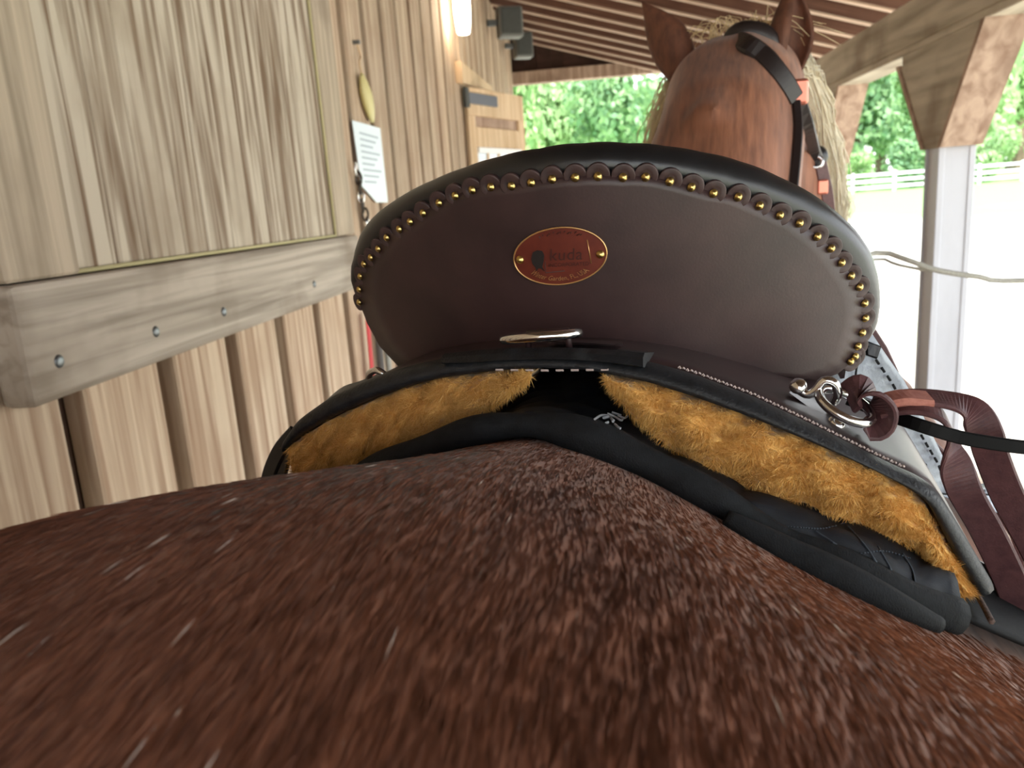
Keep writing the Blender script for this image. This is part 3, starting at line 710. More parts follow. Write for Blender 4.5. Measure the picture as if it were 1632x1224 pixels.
# short coat hair over the croup in view
def coat_hair():
    nv = len(body_me.vertices); co = np.empty(nv*3); body_me.vertices.foreach_get('co', co); co = co.reshape(-1, 3)
    body_me.calc_loop_triangles(); nt = len(body_me.loop_triangles); tri = np.empty(nt*3, np.int32); body_me.loop_triangles.foreach_get('vertices', tri); tri = tri.reshape(-1, 3)
    A, B, C = co[tri[:, 0]], co[tri[:, 1]], co[tri[:, 2]]; cen = (A+B+C)/3
    N = np.cross(B-A, C-A); ar = np.linalg.norm(N, axis=1)/2; N /= (2*ar[:, None]+1e-12)
    sel = (cen[:, 1] > -.50) & (cen[:, 1] < -.06) & (cen[:, 2] > -.32) & (N[:, 2] > .15) & (np.abs(cen[:, 0]) < .33)
    near = np.linalg.norm(cen-CL, axis=1); w = ar*sel*np.clip(.42/near, .8, 2.2)
    n = 240000; idx = rng.choice(nt, n, p=w/w.sum()); a, b = rng.random(n), rng.random(n); fl = a+b > 1; a[fl], b[fl] = 1-a[fl], 1-b[fl]
    p = A[idx]+(B[idx]-A[idx])*a[:, None]+(C[idx]-A[idx])*b[:, None]; nn = N[idx]
    ph = np.sin(p[:, 0]*23+np.sin(p[:, 1]*17)*2)*.05+np.sin(p[:, 0]*61+p[:, 1]*40)*.03
    d = np.stack([.10+.50*p[:, 0]/.3+ph, -np.ones(n), np.zeros(n)], 1); d -= nn*np.sum(d*nn, 1, keepdims=True); d /= np.linalg.norm(d, axis=1, keepdims=True)
    d = d+nn*rng.uniform(.0, .045, (n, 1))+rng.normal(size=(n, 3))*.025
    base = p-nn*.0003
    t = rng.random(n)[:, None]; c = np.array(s2l((92, 56, 41))[:3])*(1-t)+np.array(s2l((154, 101, 76))[:3])*t
    # clumps of tone
    cl = (.5+.5*np.sin(p[:, 0]*190+np.sin(p[:, 1]*33)*3)*np.sin(p[:, 1]*46+p[:, 0]*31))[:, None]; c = c*(.92+.16*cl)
    ridge = np.exp(-((p[:, 0]+.03)/.05)**2)*np.clip((p[:, 1]+.27)/.08, 0, 1)*np.clip((-.085-p[:, 1])/.03, 0, 1)
    dust = rng.random(n) < ridge*.6; c[dust] = np.array(s2l((126, 110, 98))[:3])*rng.uniform(.5, 1.0, (dust.sum(), 1))
    pale = rng.random(n) < .0022; c[pale] = np.array(s2l((226, 210, 196))[:3])
    L = rng.uniform(.008, .015, n); L[pale] *= 1.2; W_ = rng.uniform(.00010, .00019, n)
    fibers('coat_hair', base, d, L, W_, M['hair_strand'], horse, c, bend=nn, flat=.8).location = (0, 0, HZ)
coat_hair()

# ------------------------------------------------------------------ bridle
bd = empty('bridle', tuple(toW(POLL+HD*.1))); bd.location.z = toW(POLL)[2]-.3
from mathutils.bvhtree import BVHTree
BV = BVHTree.FromPolygons([v_.co.copy() for v_ in body_me.vertices], [tuple(p_.vertices) for p_ in body_me.polygons])
def onH(px, py, lift=.006, y=.9):                         # pixel -> point on the horse skin (or the plane y where it misses)
    d = Vector(ray(px, py) @ HM.T); h = BV.ray_cast(Vector(CL)+d*.75, d.normalized())
    if h[0] is None or h[0].y > y+.12: return LY(px, py, y)
    return np.array(h[0]+h[1]*lift)
def HW(pts): return [toW(p) for p in pts]
ribbon('crown_piece', HW(spline([LY(1146, 82, .95), LY(1166, 64, .89), onH(1186, 76), onH(1210, 92), onH(1228, 112), onH(1246, 136), onH(1260, 160)], 60)), (.7, .2, .7), .026, .010, M['bridle'], bd, False)
tube('crown_pad', HW(spline([LY(1156, 70, .86), LY(1182, 54, .845), LY(1216, 58, .845), LY(1238, 80, .845)], 12)), [.006, .013, .016, .017, .018, .018, .018, .018, .017, .015, .011, .005], M['bridle'], bd, 10, local=False)
kp = onH(1262, 152, .010)
box('keeper', (-.010, -.010, -.016), (.012, .010, .018), M['copper'], bd, .004, False, 2).location = tuple(toW(kp))
ribbon('throat_latch', HW(spline([onH(1262, 164), onH(1265, 200), onH(1262, 250), onH(1256, 310)], 14)), (1, 0, 0), .012, .006, M['bridle'], bd, False)
ribbon('cheek_piece', HW(spline([onH(1266, 160), onH(1280, 200, .006, .93), onH(1293, 245, .006, .95), onH(1301, 262, .006, .96)], 14)), (1, .3, 0), .018, .006, M['bridle'], bd, False)
ribbon('cheek_piece', HW(spline([onH(1301, 262, .006, .96), onH(1306, 285, .006, .97), onH(1313, 320, .006, .98), onH(1318, 380, .006, .99)], 12)), (1, .3, 0), .022, .007, M['strap'], bd, False)
tube('bit_buckle', HW([LY(1300+11*math.cos(a), 258+9*math.sin(a), .94) for a in np.linspace(0, 2*math.pi, 14, endpoint=False)]), .003, M['chrome'], bd, 6, True, False)
box('keeper', (-.009, -.010, -.012), (.009, .010, .012), M['copper'], bd, .003, False, 2).location = tuple(toW(LY(1309, 298, .96)))
tube('noseband', HW([POLL+HD*.40-HU*.028+HS*(.056*math.cos(a))+HU*(.082*math.sin(a)) for a in np.linspace(0, 2*math.pi, 28, endpoint=False)]), .007, M['bridle'], bd, 8, True, False)
ribbon('cheek_piece', HW(spline([LY(1318, 380, .99), POLL+HD*.33-HU*.05+HS*.074, POLL+HD*.40-HU*.04+HS*.060], 12)), (1, .3, 0), .02, .006, M['strap'], bd, False)
tag(bd, 'dark leather bridle with copper keepers on the horse head', 'bridle')
# cross tie from the near post to the head
pa = np.array([1.316, 1.73, 1.36]); hd = toW(POLL+HD*.42-HU*.05)
r1 = tube('cross_tie', spline([hd, P(1392, 404, 1.60), P(1440, 412, 1.58), P(1490, 430, 1.57), P(1560, 441, 1.57), P(1632, 447, 1.58), pa], 40), .0055, M['rope'], None, 8)
tag(r1, 'grey cross tie rope running from the horse head past the white post', 'rope')
r2 = tube('cross_tie_tail', spline([toW(POLL+HD*.42-HU*.07), P(1392, 414, 1.62), P(1430, 422, 1.60), P(1472, 430, 1.585), P(1490, 431, 1.58)], 24), .0035, M['rope'], None, 6)
tag(r2, 'thin doubled end of the cross tie just below the main rope', 'rope')

# ------------------------------------------------------------------ saddle pad
pad = empty('saddle_pad', tuple(HO), -PSI)
tag(pad, 'black quilted saddle pad lying on the horse under the saddle', 'saddle pad')
def yrear(x):
    a = abs(x)
    return -.078+.03*np.clip((a-.17)/.06, 0, 1)**2+.25*np.clip((a-.235)/.06, 0, 1)**1.5
G = []
NXp = 121; NYp = 70
for j in range(NYp+1):
    row = []
    for x in np.linspace(-.235, .208, NXp):
        yr = float(yrear(x)); y = yr+(.46-yr)*j/NYp
        u = y*1.0+.35*abs(x); w_ = abs(x)-.35*y
        q = min(abs(math.sin(math.pi*u/.034)), 1)**.5*min(abs(math.sin(math.pi*w_/.042)), 1)**.5
        z = float(ztop(np.array(x), np.array(y)))+.010+.006*q
        if x > .09: z += .012*min(1, (x-.09)/.05)*math.exp(-max(0, y+.03)/.05)*(1-math.exp(-(y-yr+.004)/.010))
        row.append((x, y, z))
    G.append(row)
v, f = solid_vf(G, (0, 0, -.0085)); mk('quilted_body', v, f, M['pad'], pad, smooth=True)
PBV = BVHTree.FromPolygons([Vector(p_) for p_ in v], f)
def onPad(px, py, up=.0006):
    d = Vector(ray(px, py) @ HM.T).normalized(); h = PBV.ray_cast(Vector(CL), d)
    return None if h[0] is None else np.array(h[0])-np.array(d)*up
edge = [(x, float(yrear(x))-.002, float(ztop(np.array(x), np.array(float(yrear(x)))))+.008) for x in np.linspace(-.232, .205, 90)]
rr = [.0085+.0012*math.sin(i*.5)+.0012*math.sin(i*.23+1) for i in range(90)]
v, f = tube_vf(edge, rr, 12); mk('binding', v, f, M['binding'], pad, smooth=True)
# lower fold of the pad on the right side
fold = [(x, float(yrear(x))-.016, float(ztop(np.array(x), np.array(float(yrear(x))-.016)))+.004) for x in np.linspace(.10, .195, 40)]
v, f = tube_vf(fold, [.004+.005*math.sin(math.pi*i/39) for i in range(40)], 10); mk('fold', v, f, M['binding'], pad, smooth=True)
# worn grey embroidery
def padpt(px, py, up=.003):
    d = ray(px, py) @ HM.T; lo, hi = .15, .9
    for s in np.linspace(.2, .8, 400):
        p = CL+d*s
        if p[2] < float(ztop(np.array(p[0]), np.array(p[1])))+.016+up: return p
    return CL+d*.5
V = []; F = []
for st in [[(948, 668), (958, 662), (970, 663), (978, 670)], [(962, 666), (972, 665), (977, 672)], [(968, 659), (980, 664), (990, 670), (992, 667)], [(985, 662), (994, 666), (1000, 663)], [(980, 676), (985, 681), (989, 683)], [(966, 674), (969, 673)], [(975, 657), (990, 662)]]:
    pts = [padpt(*q) for q in st]; v, f = tube_vf(spline(pts, 10), .0007, 5); b = len(V); V += v; F += [tuple(b+i for i in q) for q in f]
mk('embroidery', V, F, M['greythread'], pad)
V = []; F = []
def cp(x, y): return (1000+x/2.5285, 740+y/2.5285)
for st, dash in [([(640, 250), (700, 255), (790, 258), (880, 235)], 1), ([(880, 365), (960, 357), (1040, 350), (1140, 378)], 1), ([(1070, 492), (1130, 494), (1215, 525)], 1), ([(1180, 570), (1240, 585), (1290, 580)], 1),
                 ([(760, 270), (850, 330), (930, 400), (1000, 490), (1080, 560), (1150, 600)], 0), ([(890, 250), (960, 330), (1020, 420), (1080, 500)], 0), ([(1010, 330), (1060, 420), (1090, 500)], 0), ([(1110, 360), (1150, 430), (1170, 510), (1230, 590)], 0)]:
    pix = spline([cp(*q) for q in st], 44); pts = [onPad(*q) for q in pix]
    pts = [p for p in pts if p is not None and p[1] < -.02]
    if len(pts) < 6: continue
    if dash:
        for i in range(0, len(pts)-1, 2):
            v, f = tube_vf([pts[i], pts[i+1]], .0004, 4); b = len(V); V += v; F += [tuple(b+q for q in ff) for ff in f]
    else:
        v, f = tube_vf(pts, .0005, 5); b = len(V); V += v; F += [tuple(b+q for q in ff) for ff in f]
mk('quilt_stitching', V, F, M['quiltthread'], pad)['kind'] = 'stuff'

# ------------------------------------------------------------------ saddle
sd = empty('saddle', tuple(HO), -PSI)
tag(sd, 'brown leather western saddle with black rimmed cantle and brass nails', 'saddle')
STUD = [(62, 485), (62, 447), (65, 408), (76, 372), (96, 353), (118, 327), (143, 294), (180, 269), (212, 247), (250, 221), (297, 191), (345, 170), (395, 153), (450, 144), (511, 141), (569, 131), (631, 121), (699, 116), (766, 113), (840, 116), (907, 115), (978, 128), (1042, 145), (1107, 163), (1180, 174), (1243, 200), (1303, 228), (1361, 251), (1413, 291), (1454, 326), (1485, 368), (1513, 407), (1538, 440), (1553, 488), (1555, 532), (1546, 575), (1533, 615), (1525, 645), (1511, 660)]
STUD = [(540+a/1.8545, 220+b/1.8545) for a, b in STUD]
RIM = [(640, 588), (605, 552), (580, 510), (566, 465), (560, 425), (563, 395), (575, 368), (600, 340), (640, 312), (690, 287), (740, 267), (800, 248), (860, 237), (930, 229), (1000, 229), (1060, 233), (1120, 243), (1180, 258), (1240, 281), (1290, 306), (1330, 335), (1365, 368), (1388, 402), (1398, 440), (1398, 480), (1390, 520), (1375, 550), (1360, 570), (1340, 592), (1305, 606)]
CX, CY = 965.0, 480.0
def polar(pts):
    a = [math.atan2(CY-y, x-CX) for x, y in pts]; a = [t if t > -math.pi*.7 else t+2*math.pi for t in a]
    return np.array(a), np.array([math.hypot(x-CX, y-CY) for x, y in pts])
sa, sr = polar(STUD); ra, rr_ = polar(RIM)
def rad(ang, A, R_): o = np.argsort(A); return np.interp(ang, A[o], R_[o])
a_left, a_right = max(sa), min(sa)
# panel (fan) on the curved cantle back
BOT = [(1305, 606), (1180, 596), (1030, 582), (930, 572), (800, 572), (700, 582), (640, 590)]
full = [(CX+rad(t, sa, sr)*math.cos(t)*1.003, CY-rad(t, sa, sr)*math.sin(t)*1.003) for t in np.linspace(a_left, a_right, 110)]
full += [(1352, 582), (1335, 596)]+[tuple(p) for p in interp_poly(BOT, 60)]+[(605, 552), (585, 515)]
NR = 12; V = [onS(CX, CY)]; F = []; nF = len(full)
for r in range(1, NR+1):
    for (x, y) in full: V.append(onS(CX+(x-CX)*r/NR, CY+(y-CY)*r/NR))
for j in range(nF): F.append((0, 1+(j+1) % nF, 1+j))
for r in range(NR-1):
    for j in range(nF):
        k = (j+1) % nF; F.append((1+r*nF+j, 1+r*nF+k, 1+(r+1)*nF+k, 1+(r+1)*nF+j))
nV = len(V); V += [np.array(p)+np.array([0, .012, 0]) for p in V]
F += [tuple(nV+i for i in reversed(q)) for q in list(F)]+[(1+(NR-1)*nF+j, 1+(NR-1)*nF+(j+1) % nF, nV+1+(NR-1)*nF+(j+1) % nF, nV+1+(NR-1)*nF+j) for j in range(nF)]
cb = mk('cantle_back', V, F, M['brownleather'], sd, smooth=True)
cb['label'] = 'brown leather back of the cantle'
# rim
NT = 120; rings = []; front = []
for it, t in enumerate(np.linspace(a_left+.02, a_right-.03, NT)):
    ri = rad(t, sa, sr); ro = max(rad(t, ra, rr_), ri+6)
    I = onS(CX+ri*math.cos(t), CY-ri*math.sin(t), .001); Ou = onS(CX+ro*math.cos(t), CY-ro*math.sin(t), .016)
    fc_ = min(1.0, .12+.88*math.sin(min(1, it/14)*math.pi/2), .12+.88*math.sin(min(1, (NT-1-it)/8)*math.pi/2)); Ou = I+(Ou-I)*fc_
    ctr = np.array([I[0], 0, I[2]]); outw = Ou-I; w = np.linalg.norm(outw)
    n = nS(I); back = n*min(.010, w*.45)
    Fp = Ou+np.array([0, .020*fc_, 0])+(I-Ou)*.25*np.array([1, 0, 1]); Fp2 = I+np.array([0, .012+.033*fc_, -.004])
    prof = [I-n*.006, I-n*.0025, I*.72+Ou*.28+back*.30, I*.4+Ou*.6+back*.62, I*.14+Ou*.86+back*.45, Ou, Ou*.75+Fp*.25+(Ou-I)/max(w, 1e-6)*.001, Fp, Fp2]
    rings.append(spline(prof, 16)); front.append(Fp2)
v, f = loft_vf(rings, caps=True, closed=True); o = mk('cantle_rim', v, f, M['blackleather'], sd, smooth=True); o['label'] = 'padded black leather rim of the cantle'

def disc_mesh(name, r, th, m, dome=0.0, n=18, dish=0.0):
    prof = [(r*.98, 0), (r, th*.5), (r*.93, th), (r*.55, th-dish*.6+dome*.6), (r*.25, th-dish+dome*.92)]
    rings = [[(a*math.cos(q), a*math.sin(q), z) for q in np.linspace(0, 2*math.pi, n, endpoint=False)] for a, z in prof]
    v, f = loft_vf(rings); me = bpy.data.meshes.new(name); me.from_pydata([tuple(p) for p in v], [], f); me.materials.append(m); me.shade_smooth(); return me
def scallop_mesh(r, th, m, n=22):
    """rounded tab: proud on its outer side (+x), running down under the panel on the inner side"""
    prof = [(r, 0), (r, th*.72), (r*.985, th*.9), (r*.95, th), (r*.88, th), (r*.60, th), (r*.50, th-.0003), (r*.40, th-.0006), (r*.2, th-.0006)]
    rings = [[(a*math.cos(q), a*math.sin(q), z-.0016*min(1, max(0, .25-a*math.cos(q)/r)/.8)) for q in np.linspace(0, 2*math.pi, n, endpoint=False)] for a, z in prof]
    v, f = loft_vf(rings); me = bpy.data.meshes.new('scallop'); me.from_pydata([tuple(p) for p in v], [], f); me.materials.append(m); me.shade_smooth(); return me
sc_me = scallop_mesh(.0069, .0032, M['scallop']); nail_me = disc_mesh('brass_nail', .0026, .0009, M['brass'], dome=.0016, n=12)
prev = None
for i, (x, y) in enumerate(STUD):
    p = onS(x, y); n = nS(p); q = Vector(n).to_track_quat('Z', 'Y').to_euler()
    # the tab sits a little outward of the nail
    ox, oy = x-CX, y-CY; l_ = math.hypot(ox, oy); p2 = onS(x+ox/l_*2, y+oy/l_*2)
    tx = np.array(onS(x+ox/l_*6, y+oy/l_*6))-p; tx -= n*(tx@n); tx /= np.linalg.norm(tx); ty = np.cross(n, tx)
    from_mesh('scallop', sc_me, cb, loc=tuple(p2-n*.0024), rot=Matrix((tuple(tx), tuple(ty), tuple(n))).transposed().to_euler()); from_mesh('brass_nail', nail_me, cb, loc=tuple(p+n*.0002), rot=q)

# plaque
pq_c = (893.0, 408.0); tilt = math.radians(-2.5)
def pq(a, b, off=-.0016):                                # plaque plane coordinates in pixels -> cantle back
    x = pq_c[0]+a*math.cos(tilt)-b*math.sin(tilt); y = pq_c[1]+a*math.sin(tilt)-(-b)*0+(-b)*math.cos(tilt)
    return onS(x, y, off)
N = 60
V = [pq(0, 0)]; F = []
for r in range(1, 7):
    for t in np.linspace(0, 2*math.pi, N, endpoint=False): V.append(pq(74*r/6*math.cos(t), 45.5*r/6*math.sin(t)))
for j in range(N): F.append((0, 1+j, 1+(j+1) % N))
for r in range(5):
    for j in range(N): k = (j+1) % N; F.append((1+r*N+j, 1+(r+1)*N+j, 1+(r+1)*N+k, 1+r*N+k))
nV = len(V); V += [np.array(p)+np.array([0, .002, 0]) for p in V]; F += [tuple(nV+i for i in reversed(q)) for q in list(F)]+[(1+5*N+j, nV+1+5*N+j, nV+1+5*N+(j+1) % N, 1+5*N+(j+1) % N) for j in range(N)]
pl = mk('name_plaque', V, F, M['plaque'], sd, smooth=False); pl['label'] = 'oval red leather maker plaque'
tube('gilt_edge', [pq(74*math.cos(t), 45.5*math.sin(t), -.0018) for t in np.linspace(0, 2*math.pi, 60, endpoint=False)], .0005, M['gilt'], pl, 6, True)
for a, b in ((-64, -3), (64, 0)):
    p = pq(a, b, -.0018); from_mesh('plaque_rivet', nail_me, pl, loc=tuple(p), rot=Vector(nS(p)).to_track_quat('Z', 'Y').to_euler())
dg = bpy.context.evaluated_depsgraph_get()
def text_mesh(body, size, spacing=1.0):
    cu = bpy.data.curves.new('t', 'FONT'); cu.body = body; cu.size = size; cu.align_x = 'CENTER'; cu.align_y = 'BOTTOM_BASELINE'; cu.extrude = 0; cu.space_character = spacing; cu.resolution_u = 3
    ob = bpy.data.objects.new('t', cu); COL.objects.link(ob); bpy.context.view_layer.update()
    me = bpy.data.meshes.new_from_object(ob.evaluated_get(bpy.context.evaluated_depsgraph_get())); bpy.data.objects.remove(ob)
    v = [tuple(x.co) for x in me.vertices]; f = [tuple(p.vertices) for p in me.polygons]; return v, f
def emboss(name, body, size, a0, b0, m, off, arc=None, spacing=1.0):
    v, f = text_mesh(body, size, spacing); out = []
    for x, y, z in v:
        if arc is None: out.append(pq(a0+x, b0+y, off))
        else:
            th = arc[0]+x/arc[1]; k = 1+ (y if arc[2] > 0 else -y)/arc[3]
            out.append(pq(74*arc[4]*k*math.cos(th), 45.5*arc[4]*k*math.sin(th), off))
    n = len(out); vv = out+[np.array(p)+np.array([0, .0006, 0]) for p in out]
    return mk(name, vv, f+[tuple(n+i for i in reversed(q)) for q in f], m, pl)
emboss('brand_lettering', 'kuda', 27, 9, -7, M['emboss'], -.0021, spacing=1.05)
emboss('subtitle_lettering', 'INCORPORATED', 8.6, 14, -17, M['emboss'], -.0021)
emboss('address_lettering', 'Winter Garden, FL, USA', 10.5, 0, 0, M['gilt'], -.0021, arc=(-math.pi/2, 62, -1, 40, .86))
lg = [(400, 520), (420, 430), (480, 405), (545, 420), (575, 480), (570, 560), (555, 640), (590, 700), (540, 660), (500, 655), (482, 690), (462, 640), (420, 590)]
lv = [(800+x/8.59-pq_c[0], -(350+y/8.59-pq_c[1])) for x, y in lg]
out = [pq(a, b, -.0022) for a, b in lv]; n = len(out)
mk('horse_head_mark', out+[p+np.array([0, .0006, 0]) for p in out], [tuple(range(n-1, -1, -1)), tuple(range(n, 2*n))]+[(i, (i+1) % n, n+(i+1) % n, n+i) for i in range(n)], M['darkmark'], pl)
tube('frame_line', [pq(a, b, -.0018) for a, b in ((-24, -8), (-22, -26), (8, -24))], .0003, M['emboss'], pl, 5)
tube('frame_line', [pq(a, b, -.0018) for a, b in ((42, 24), (50, -14))], .0003, M['gilt'], pl, 5)
V = []; F = []
for i in range(13):                                       # worn unreadable line along the top edge
    th = math.radians(124-i*5.4); k = .80+.03*math.sin(i*2.1)
    pts = [pq(74*k*math.cos(th), 45.5*k*math.sin(th), -.0018), pq(74*(k+.06)*math.cos(th-.03*(i % 3)), 45.5*(k+.06)*math.sin(th-.02*(i % 2)), -.0018)]
    v, f = tube_vf(pts, .00035, 5); b = len(V); V += v; F += [tuple(b+q for q in ff) for ff in f]
mk('worn_lettering', V, F, M['emboss'], pl)

# skirt: black rear edge, brown leather on top, fleece below
YE = -.05
TOP = [(452, 703), (458, 690), (475, 672), (520, 640), (580, 612), (640, 594), (705, 580), (790, 571), (865, 570), (940, 574), (1030, 589), (1100, 609), (1200, 647), (1290, 690), (1400, 745), (1470, 778), (1500, 800), (1525, 838), (1553, 885), (1584, 938)]
LOW = [(454, 722), (462, 708), (482, 692), (525, 668), (585, 640), (645, 619), (705, 603), (790, 592), (865, 588), (940, 592), (1030, 610), (1100, 632), (1200, 668), (1290, 704), (1390, 748), (1450, 780), (1478, 803), (1500, 842), (1527, 895), (1560, 948)]
def yedge(x): return YE+.9*max(0, abs(x)-.12)**2
def edge3(pts, n):
    q = interp_poly(pts, n); out = []
    for x, y in q:
        p = LY(x, y, YE); p = LY(x, y, yedge(p[0])); out.append(p)
    return out
NE = 110
Et = [np.array(p) for p in spline(edge3(TOP, 40), NE)]; El = [np.array(p) for p in spline(edge3(LOW, 40), NE)]
rings = []
for a, b in zip(Et, El):
    c = (a+b)/2; h = (a-b)/2
    rings.append(spline([a+np.array([0, .014, .0015]), a+np.array([0, .005, .0015]), a+np.array([0, -.0005, -.0004]), c+np.array([0, -.0035, 0]), b+np.array([0, -.0005, .0006]), b+np.array([0, .016, 0])], 12))
v, f = loft_vf(rings, caps=True); o = mk('skirt_edge', v, f, M['edgeleather'], sd, smooth=True); o['label'] = 'thick black rear edge of the skirt'
G = []
for j, y in enumerate(np.linspace(.008, .44, 16)):
    G.append([a+np.array([0, y, .0006+.10*max(0, y-.22)-(.0 if abs(a[0]) < .1 else 0)]) for a in Et])
v, f = solid_vf(G, (0, 0, -.006)); mk('rear_jockey', v, f, M['brownleather'], sd, smooth=True)
V = []; F = []                                            # stitching along the right edge
for i in range(64):
    if not (NE*.52 < i*NE/110+58 < NE*1.0): pass
for i in range(58):
    t = 62+i*.52; k = int(t); u = t-k
    a = Et[k]*(1-u)+Et[k+1]*u; a2 = a+(Et[k+1]-Et[k])*.30
    z = np.array([0, .017+.0022*(i % 2), .0016]); v, f = tube_vf([a+z, (a+a2)/2+z+np.array([0, .001*(-1)**i, .0007]), a2+z], .00055, 4); b = len(V); V += v; F += [tuple(b+q for q in ff) for ff in f]
o = mk('stitching', V, F, M['thread'], sd); o['kind'] = 'stuff'
V = []; F = []
for i in range(8):                                        # pale stitches under the gullet edge
    x = 790+i*24; a = LY(x, 589.5-(abs(i-3.5)-3.5)*.3, YE-.003); a2 = LY(x+12, 589.5-(abs(i-3.0)-3.5)*.3, YE-.003); v, f = tube_vf([a, a2], .0006, 4); b = len(V); V += v; F += [tuple(b+q for q in ff) for ff in f]
o = mk('stitching', V, F, M['thread'], sd); o['kind'] = 'stuff'

def fleece(name, top, bot, side):
    n = 70; T_ = interp_poly(top, n); B_ = interp_poly(bot, n); mrows = 14; G = []
    ph = random.uniform(0, 9)
    for i in range(n):
        row = []
        for j in range(mrows+1):
            u = j/mrows; x = T_[i]*(1-u)+B_[i]*u
            p = LY(x[0], x[1], YE); y = yedge(p[0])+.006-.013*math.sin(math.pi*min(1, u*1.05))-.003*math.sin(i*.55+ph)*math.sin(u*6+ph)-.0022*math.sin(i*1.3+j*1.7)+.004*math.exp(-((u-.38-.08*math.sin(i*.3))/.07)**2)
            row.append(LY(x[0], x[1], y))
        G.append(row)
    fr_ = [[np.array(r[0])+np.array([0, .34, 0]), np.array(r[-1])+np.array([0, .34, 0])] for r in G]
    v, f = grid_vf(G); m_ = mrows+1; b = len(v)
    for r in fr_: v += r
    for i in range(n-1):
        f.append((i*m_, (i+1)*m_, b+2*(i+1), b+2*i)); f.append((i*m_+mrows, b+2*i+1, b+2*(i+1)+1, (i+1)*m_+mrows)); f.append((b+2*i, b+2*(i+1), b+2*(i+1)+1, b+2*i+1))
    f.append(tuple([j for j in range(m_)]+[b+1, b])); k = (n-1)*m_; f.append(tuple([k+j for j in range(m_-1, -1, -1)]+[b+2*(n-1), b+2*(n-1)+1]))
    o = mk(name, v, f, M['fleece'], sd, smooth=True); o['label'] = 'golden sheepskin lining under the skirt'
    # wool
    Ga = np.array(G); N_ = 26000; ii = rng.integers(0, n-1, N_); jj = rng.integers(0, mrows, N_); a, c = rng.random(N_)[:, None], rng.random(N_)[:, None]
    p = Ga[ii, jj]*(1-a)*(1-c)+Ga[ii+1, jj]*a*(1-c)+Ga[ii, jj+1]*(1-a)*c+Ga[ii+1, jj+1]*a*c
    uu = (jj+c[:, 0])/mrows
    cl = np.stack([np.sin(p[:, 0]*310+p[:, 2]*90), 0*uu, np.sin(p[:, 0]*140-p[:, 2]*260+1)], 1)
    d = np.stack([np.zeros(N_), -np.ones(N_), -.5+0*uu], 1)*.7+cl*.5+rng.normal(size=(N_, 3))*.45
    d[uu > .93, 2] -= .6; d[uu < .06, 2] += .25
    t = rng.random(N_)[:, None]; cc = np.array(s2l((206, 148, 66))[:3])*(1-t)+np.array(s2l((246, 206, 134))[:3])*t
    fibers('wool', p, d, rng.uniform(.003, .0065, N_), rng.uniform(.00016, .00032, N_), M['fleece_strand'], o, cc)
fleece('fleece_lining', [(962, 600), (1030, 612), (1120, 642), (1220, 680), (1330, 724), (1430, 768), (1474, 802), (1490, 835), (1512, 872), (1558, 946)],
       [(972, 612), (1000, 655), (1060, 708), (1130, 748), (1200, 784), (1290, 806), (1370, 836), (1430, 862), (1462, 872), (1478, 890), (1494, 920), (1518, 956)], 1)
fleece('fleece_lining', [(458, 712), (485, 694), (525, 670), (585, 643), (645, 622), (705, 606), (790, 595), (848, 594)],
       [(470, 775), (520, 768), (590, 755), (650, 735), (700, 700), (760, 662), (810, 632), (846, 604)], -1)

# gullet plate and chrome ring at the back
rings = []
for x0, yt, yb in ((705, 565, 580), (745, 561, 579), (800, 557, 576), (860, 555, 574), (920, 556, 575), (975, 559, 579), (1026, 564, 586)):
    a = LY(x0, yt, YE+.004); b = LY(x0, yb, YE-.002); rings.append([a+np.array([0, .04, -.007]), a+np.array([0, .003, 0]), a+np.array([0, -.003, -.0015]), b+np.array([0, -.002, .001]), b, b+np.array([0, .04, -.006])])
v, f = loft_vf(rings); mk('ring_plate', v, f, M['edgeleather'], sd)
v, f = loft_vf([[p+np.array([0, .004, .0022]) for p in spline([r[1] for r in rings[3:6]], 8)], [p+np.array([0, .03, -.001]) for p in spline([r[1] for r in rings[3:6]], 8)], [p+np.array([0, .03, -.004]) for p in spline([r[1] for r in rings[3:6]], 8)], [p+np.array([0, .004, -.001]) for p in spline([r[1] for r in rings[3:6]], 8)]], closed=False)
mk('ring_tab', v, f, M['brownleather'], sd)
rc = LY(862, 536, YE+.008)
tube('chrome_ring', [rc+np.array([.0215*math.cos(a), .016*math.sin(a), .0015*math.cos(a)-.0022*math.sin(a)]) for a in np.linspace(0, 2*math.pi, 40, endpoint=False)], .0027, M['chrome'], sd, 12, True)
tube('ring_keeper', [LY(x, y, YE+.012) for x, y in ((842, 556), (842, 532), (905, 528), (907, 556))], .0022, M['brownleather'], sd, 8)

# right hand dee, strap loop, straps
YD = .0
rz_ = tube('dee_foot', spline([LY(1262, 612, YD-.004), LY(1285, 628, YD-.005), LY(1300, 622, YD-.006), LY(1313, 607, YD-.006), LY(1330, 611, YD-.006), LY(1335, 628, YD-.004), LY(1330, 640, YD)], 24), .0026, M['chrome'], sd, 10)
for px, py in ((1272, 616), (1332, 676)):
    me = disc_mesh('dee_screw', .0048, .002, M['chrome'], dome=.002); from_mesh('dee_screw', me, sd, loc=tuple(LY(px, py, YD-.004)), rot=(math.radians(50), math.radians(-15), 0))
G = [[LY(x+dx, y+dy, YD+.003) for x, y in ((1258, 620), (1285, 640), (1315, 664), (1345, 690))] for dx, dy in ((0, 6), (10, -8))]
v, f = solid_vf([spline(r, 8) for r in G], (0, .006, -.002)); mk('dee_plate', v, f, M['chrome'], sd)
a, b = LY(1306, 630, YD-.010), LY(1390, 664, YD-.006); mid = (a+b)/2; ax = (b-a)/2; pe = np.array([.0, .013, .004])
tube('dee_ring', [mid+ax*math.cos(t)+pe*math.sin(t) for t in np.linspace(0, 2*math.pi, 36, endpoint=False)], .0027, M['chrome'], sd, 10, True)
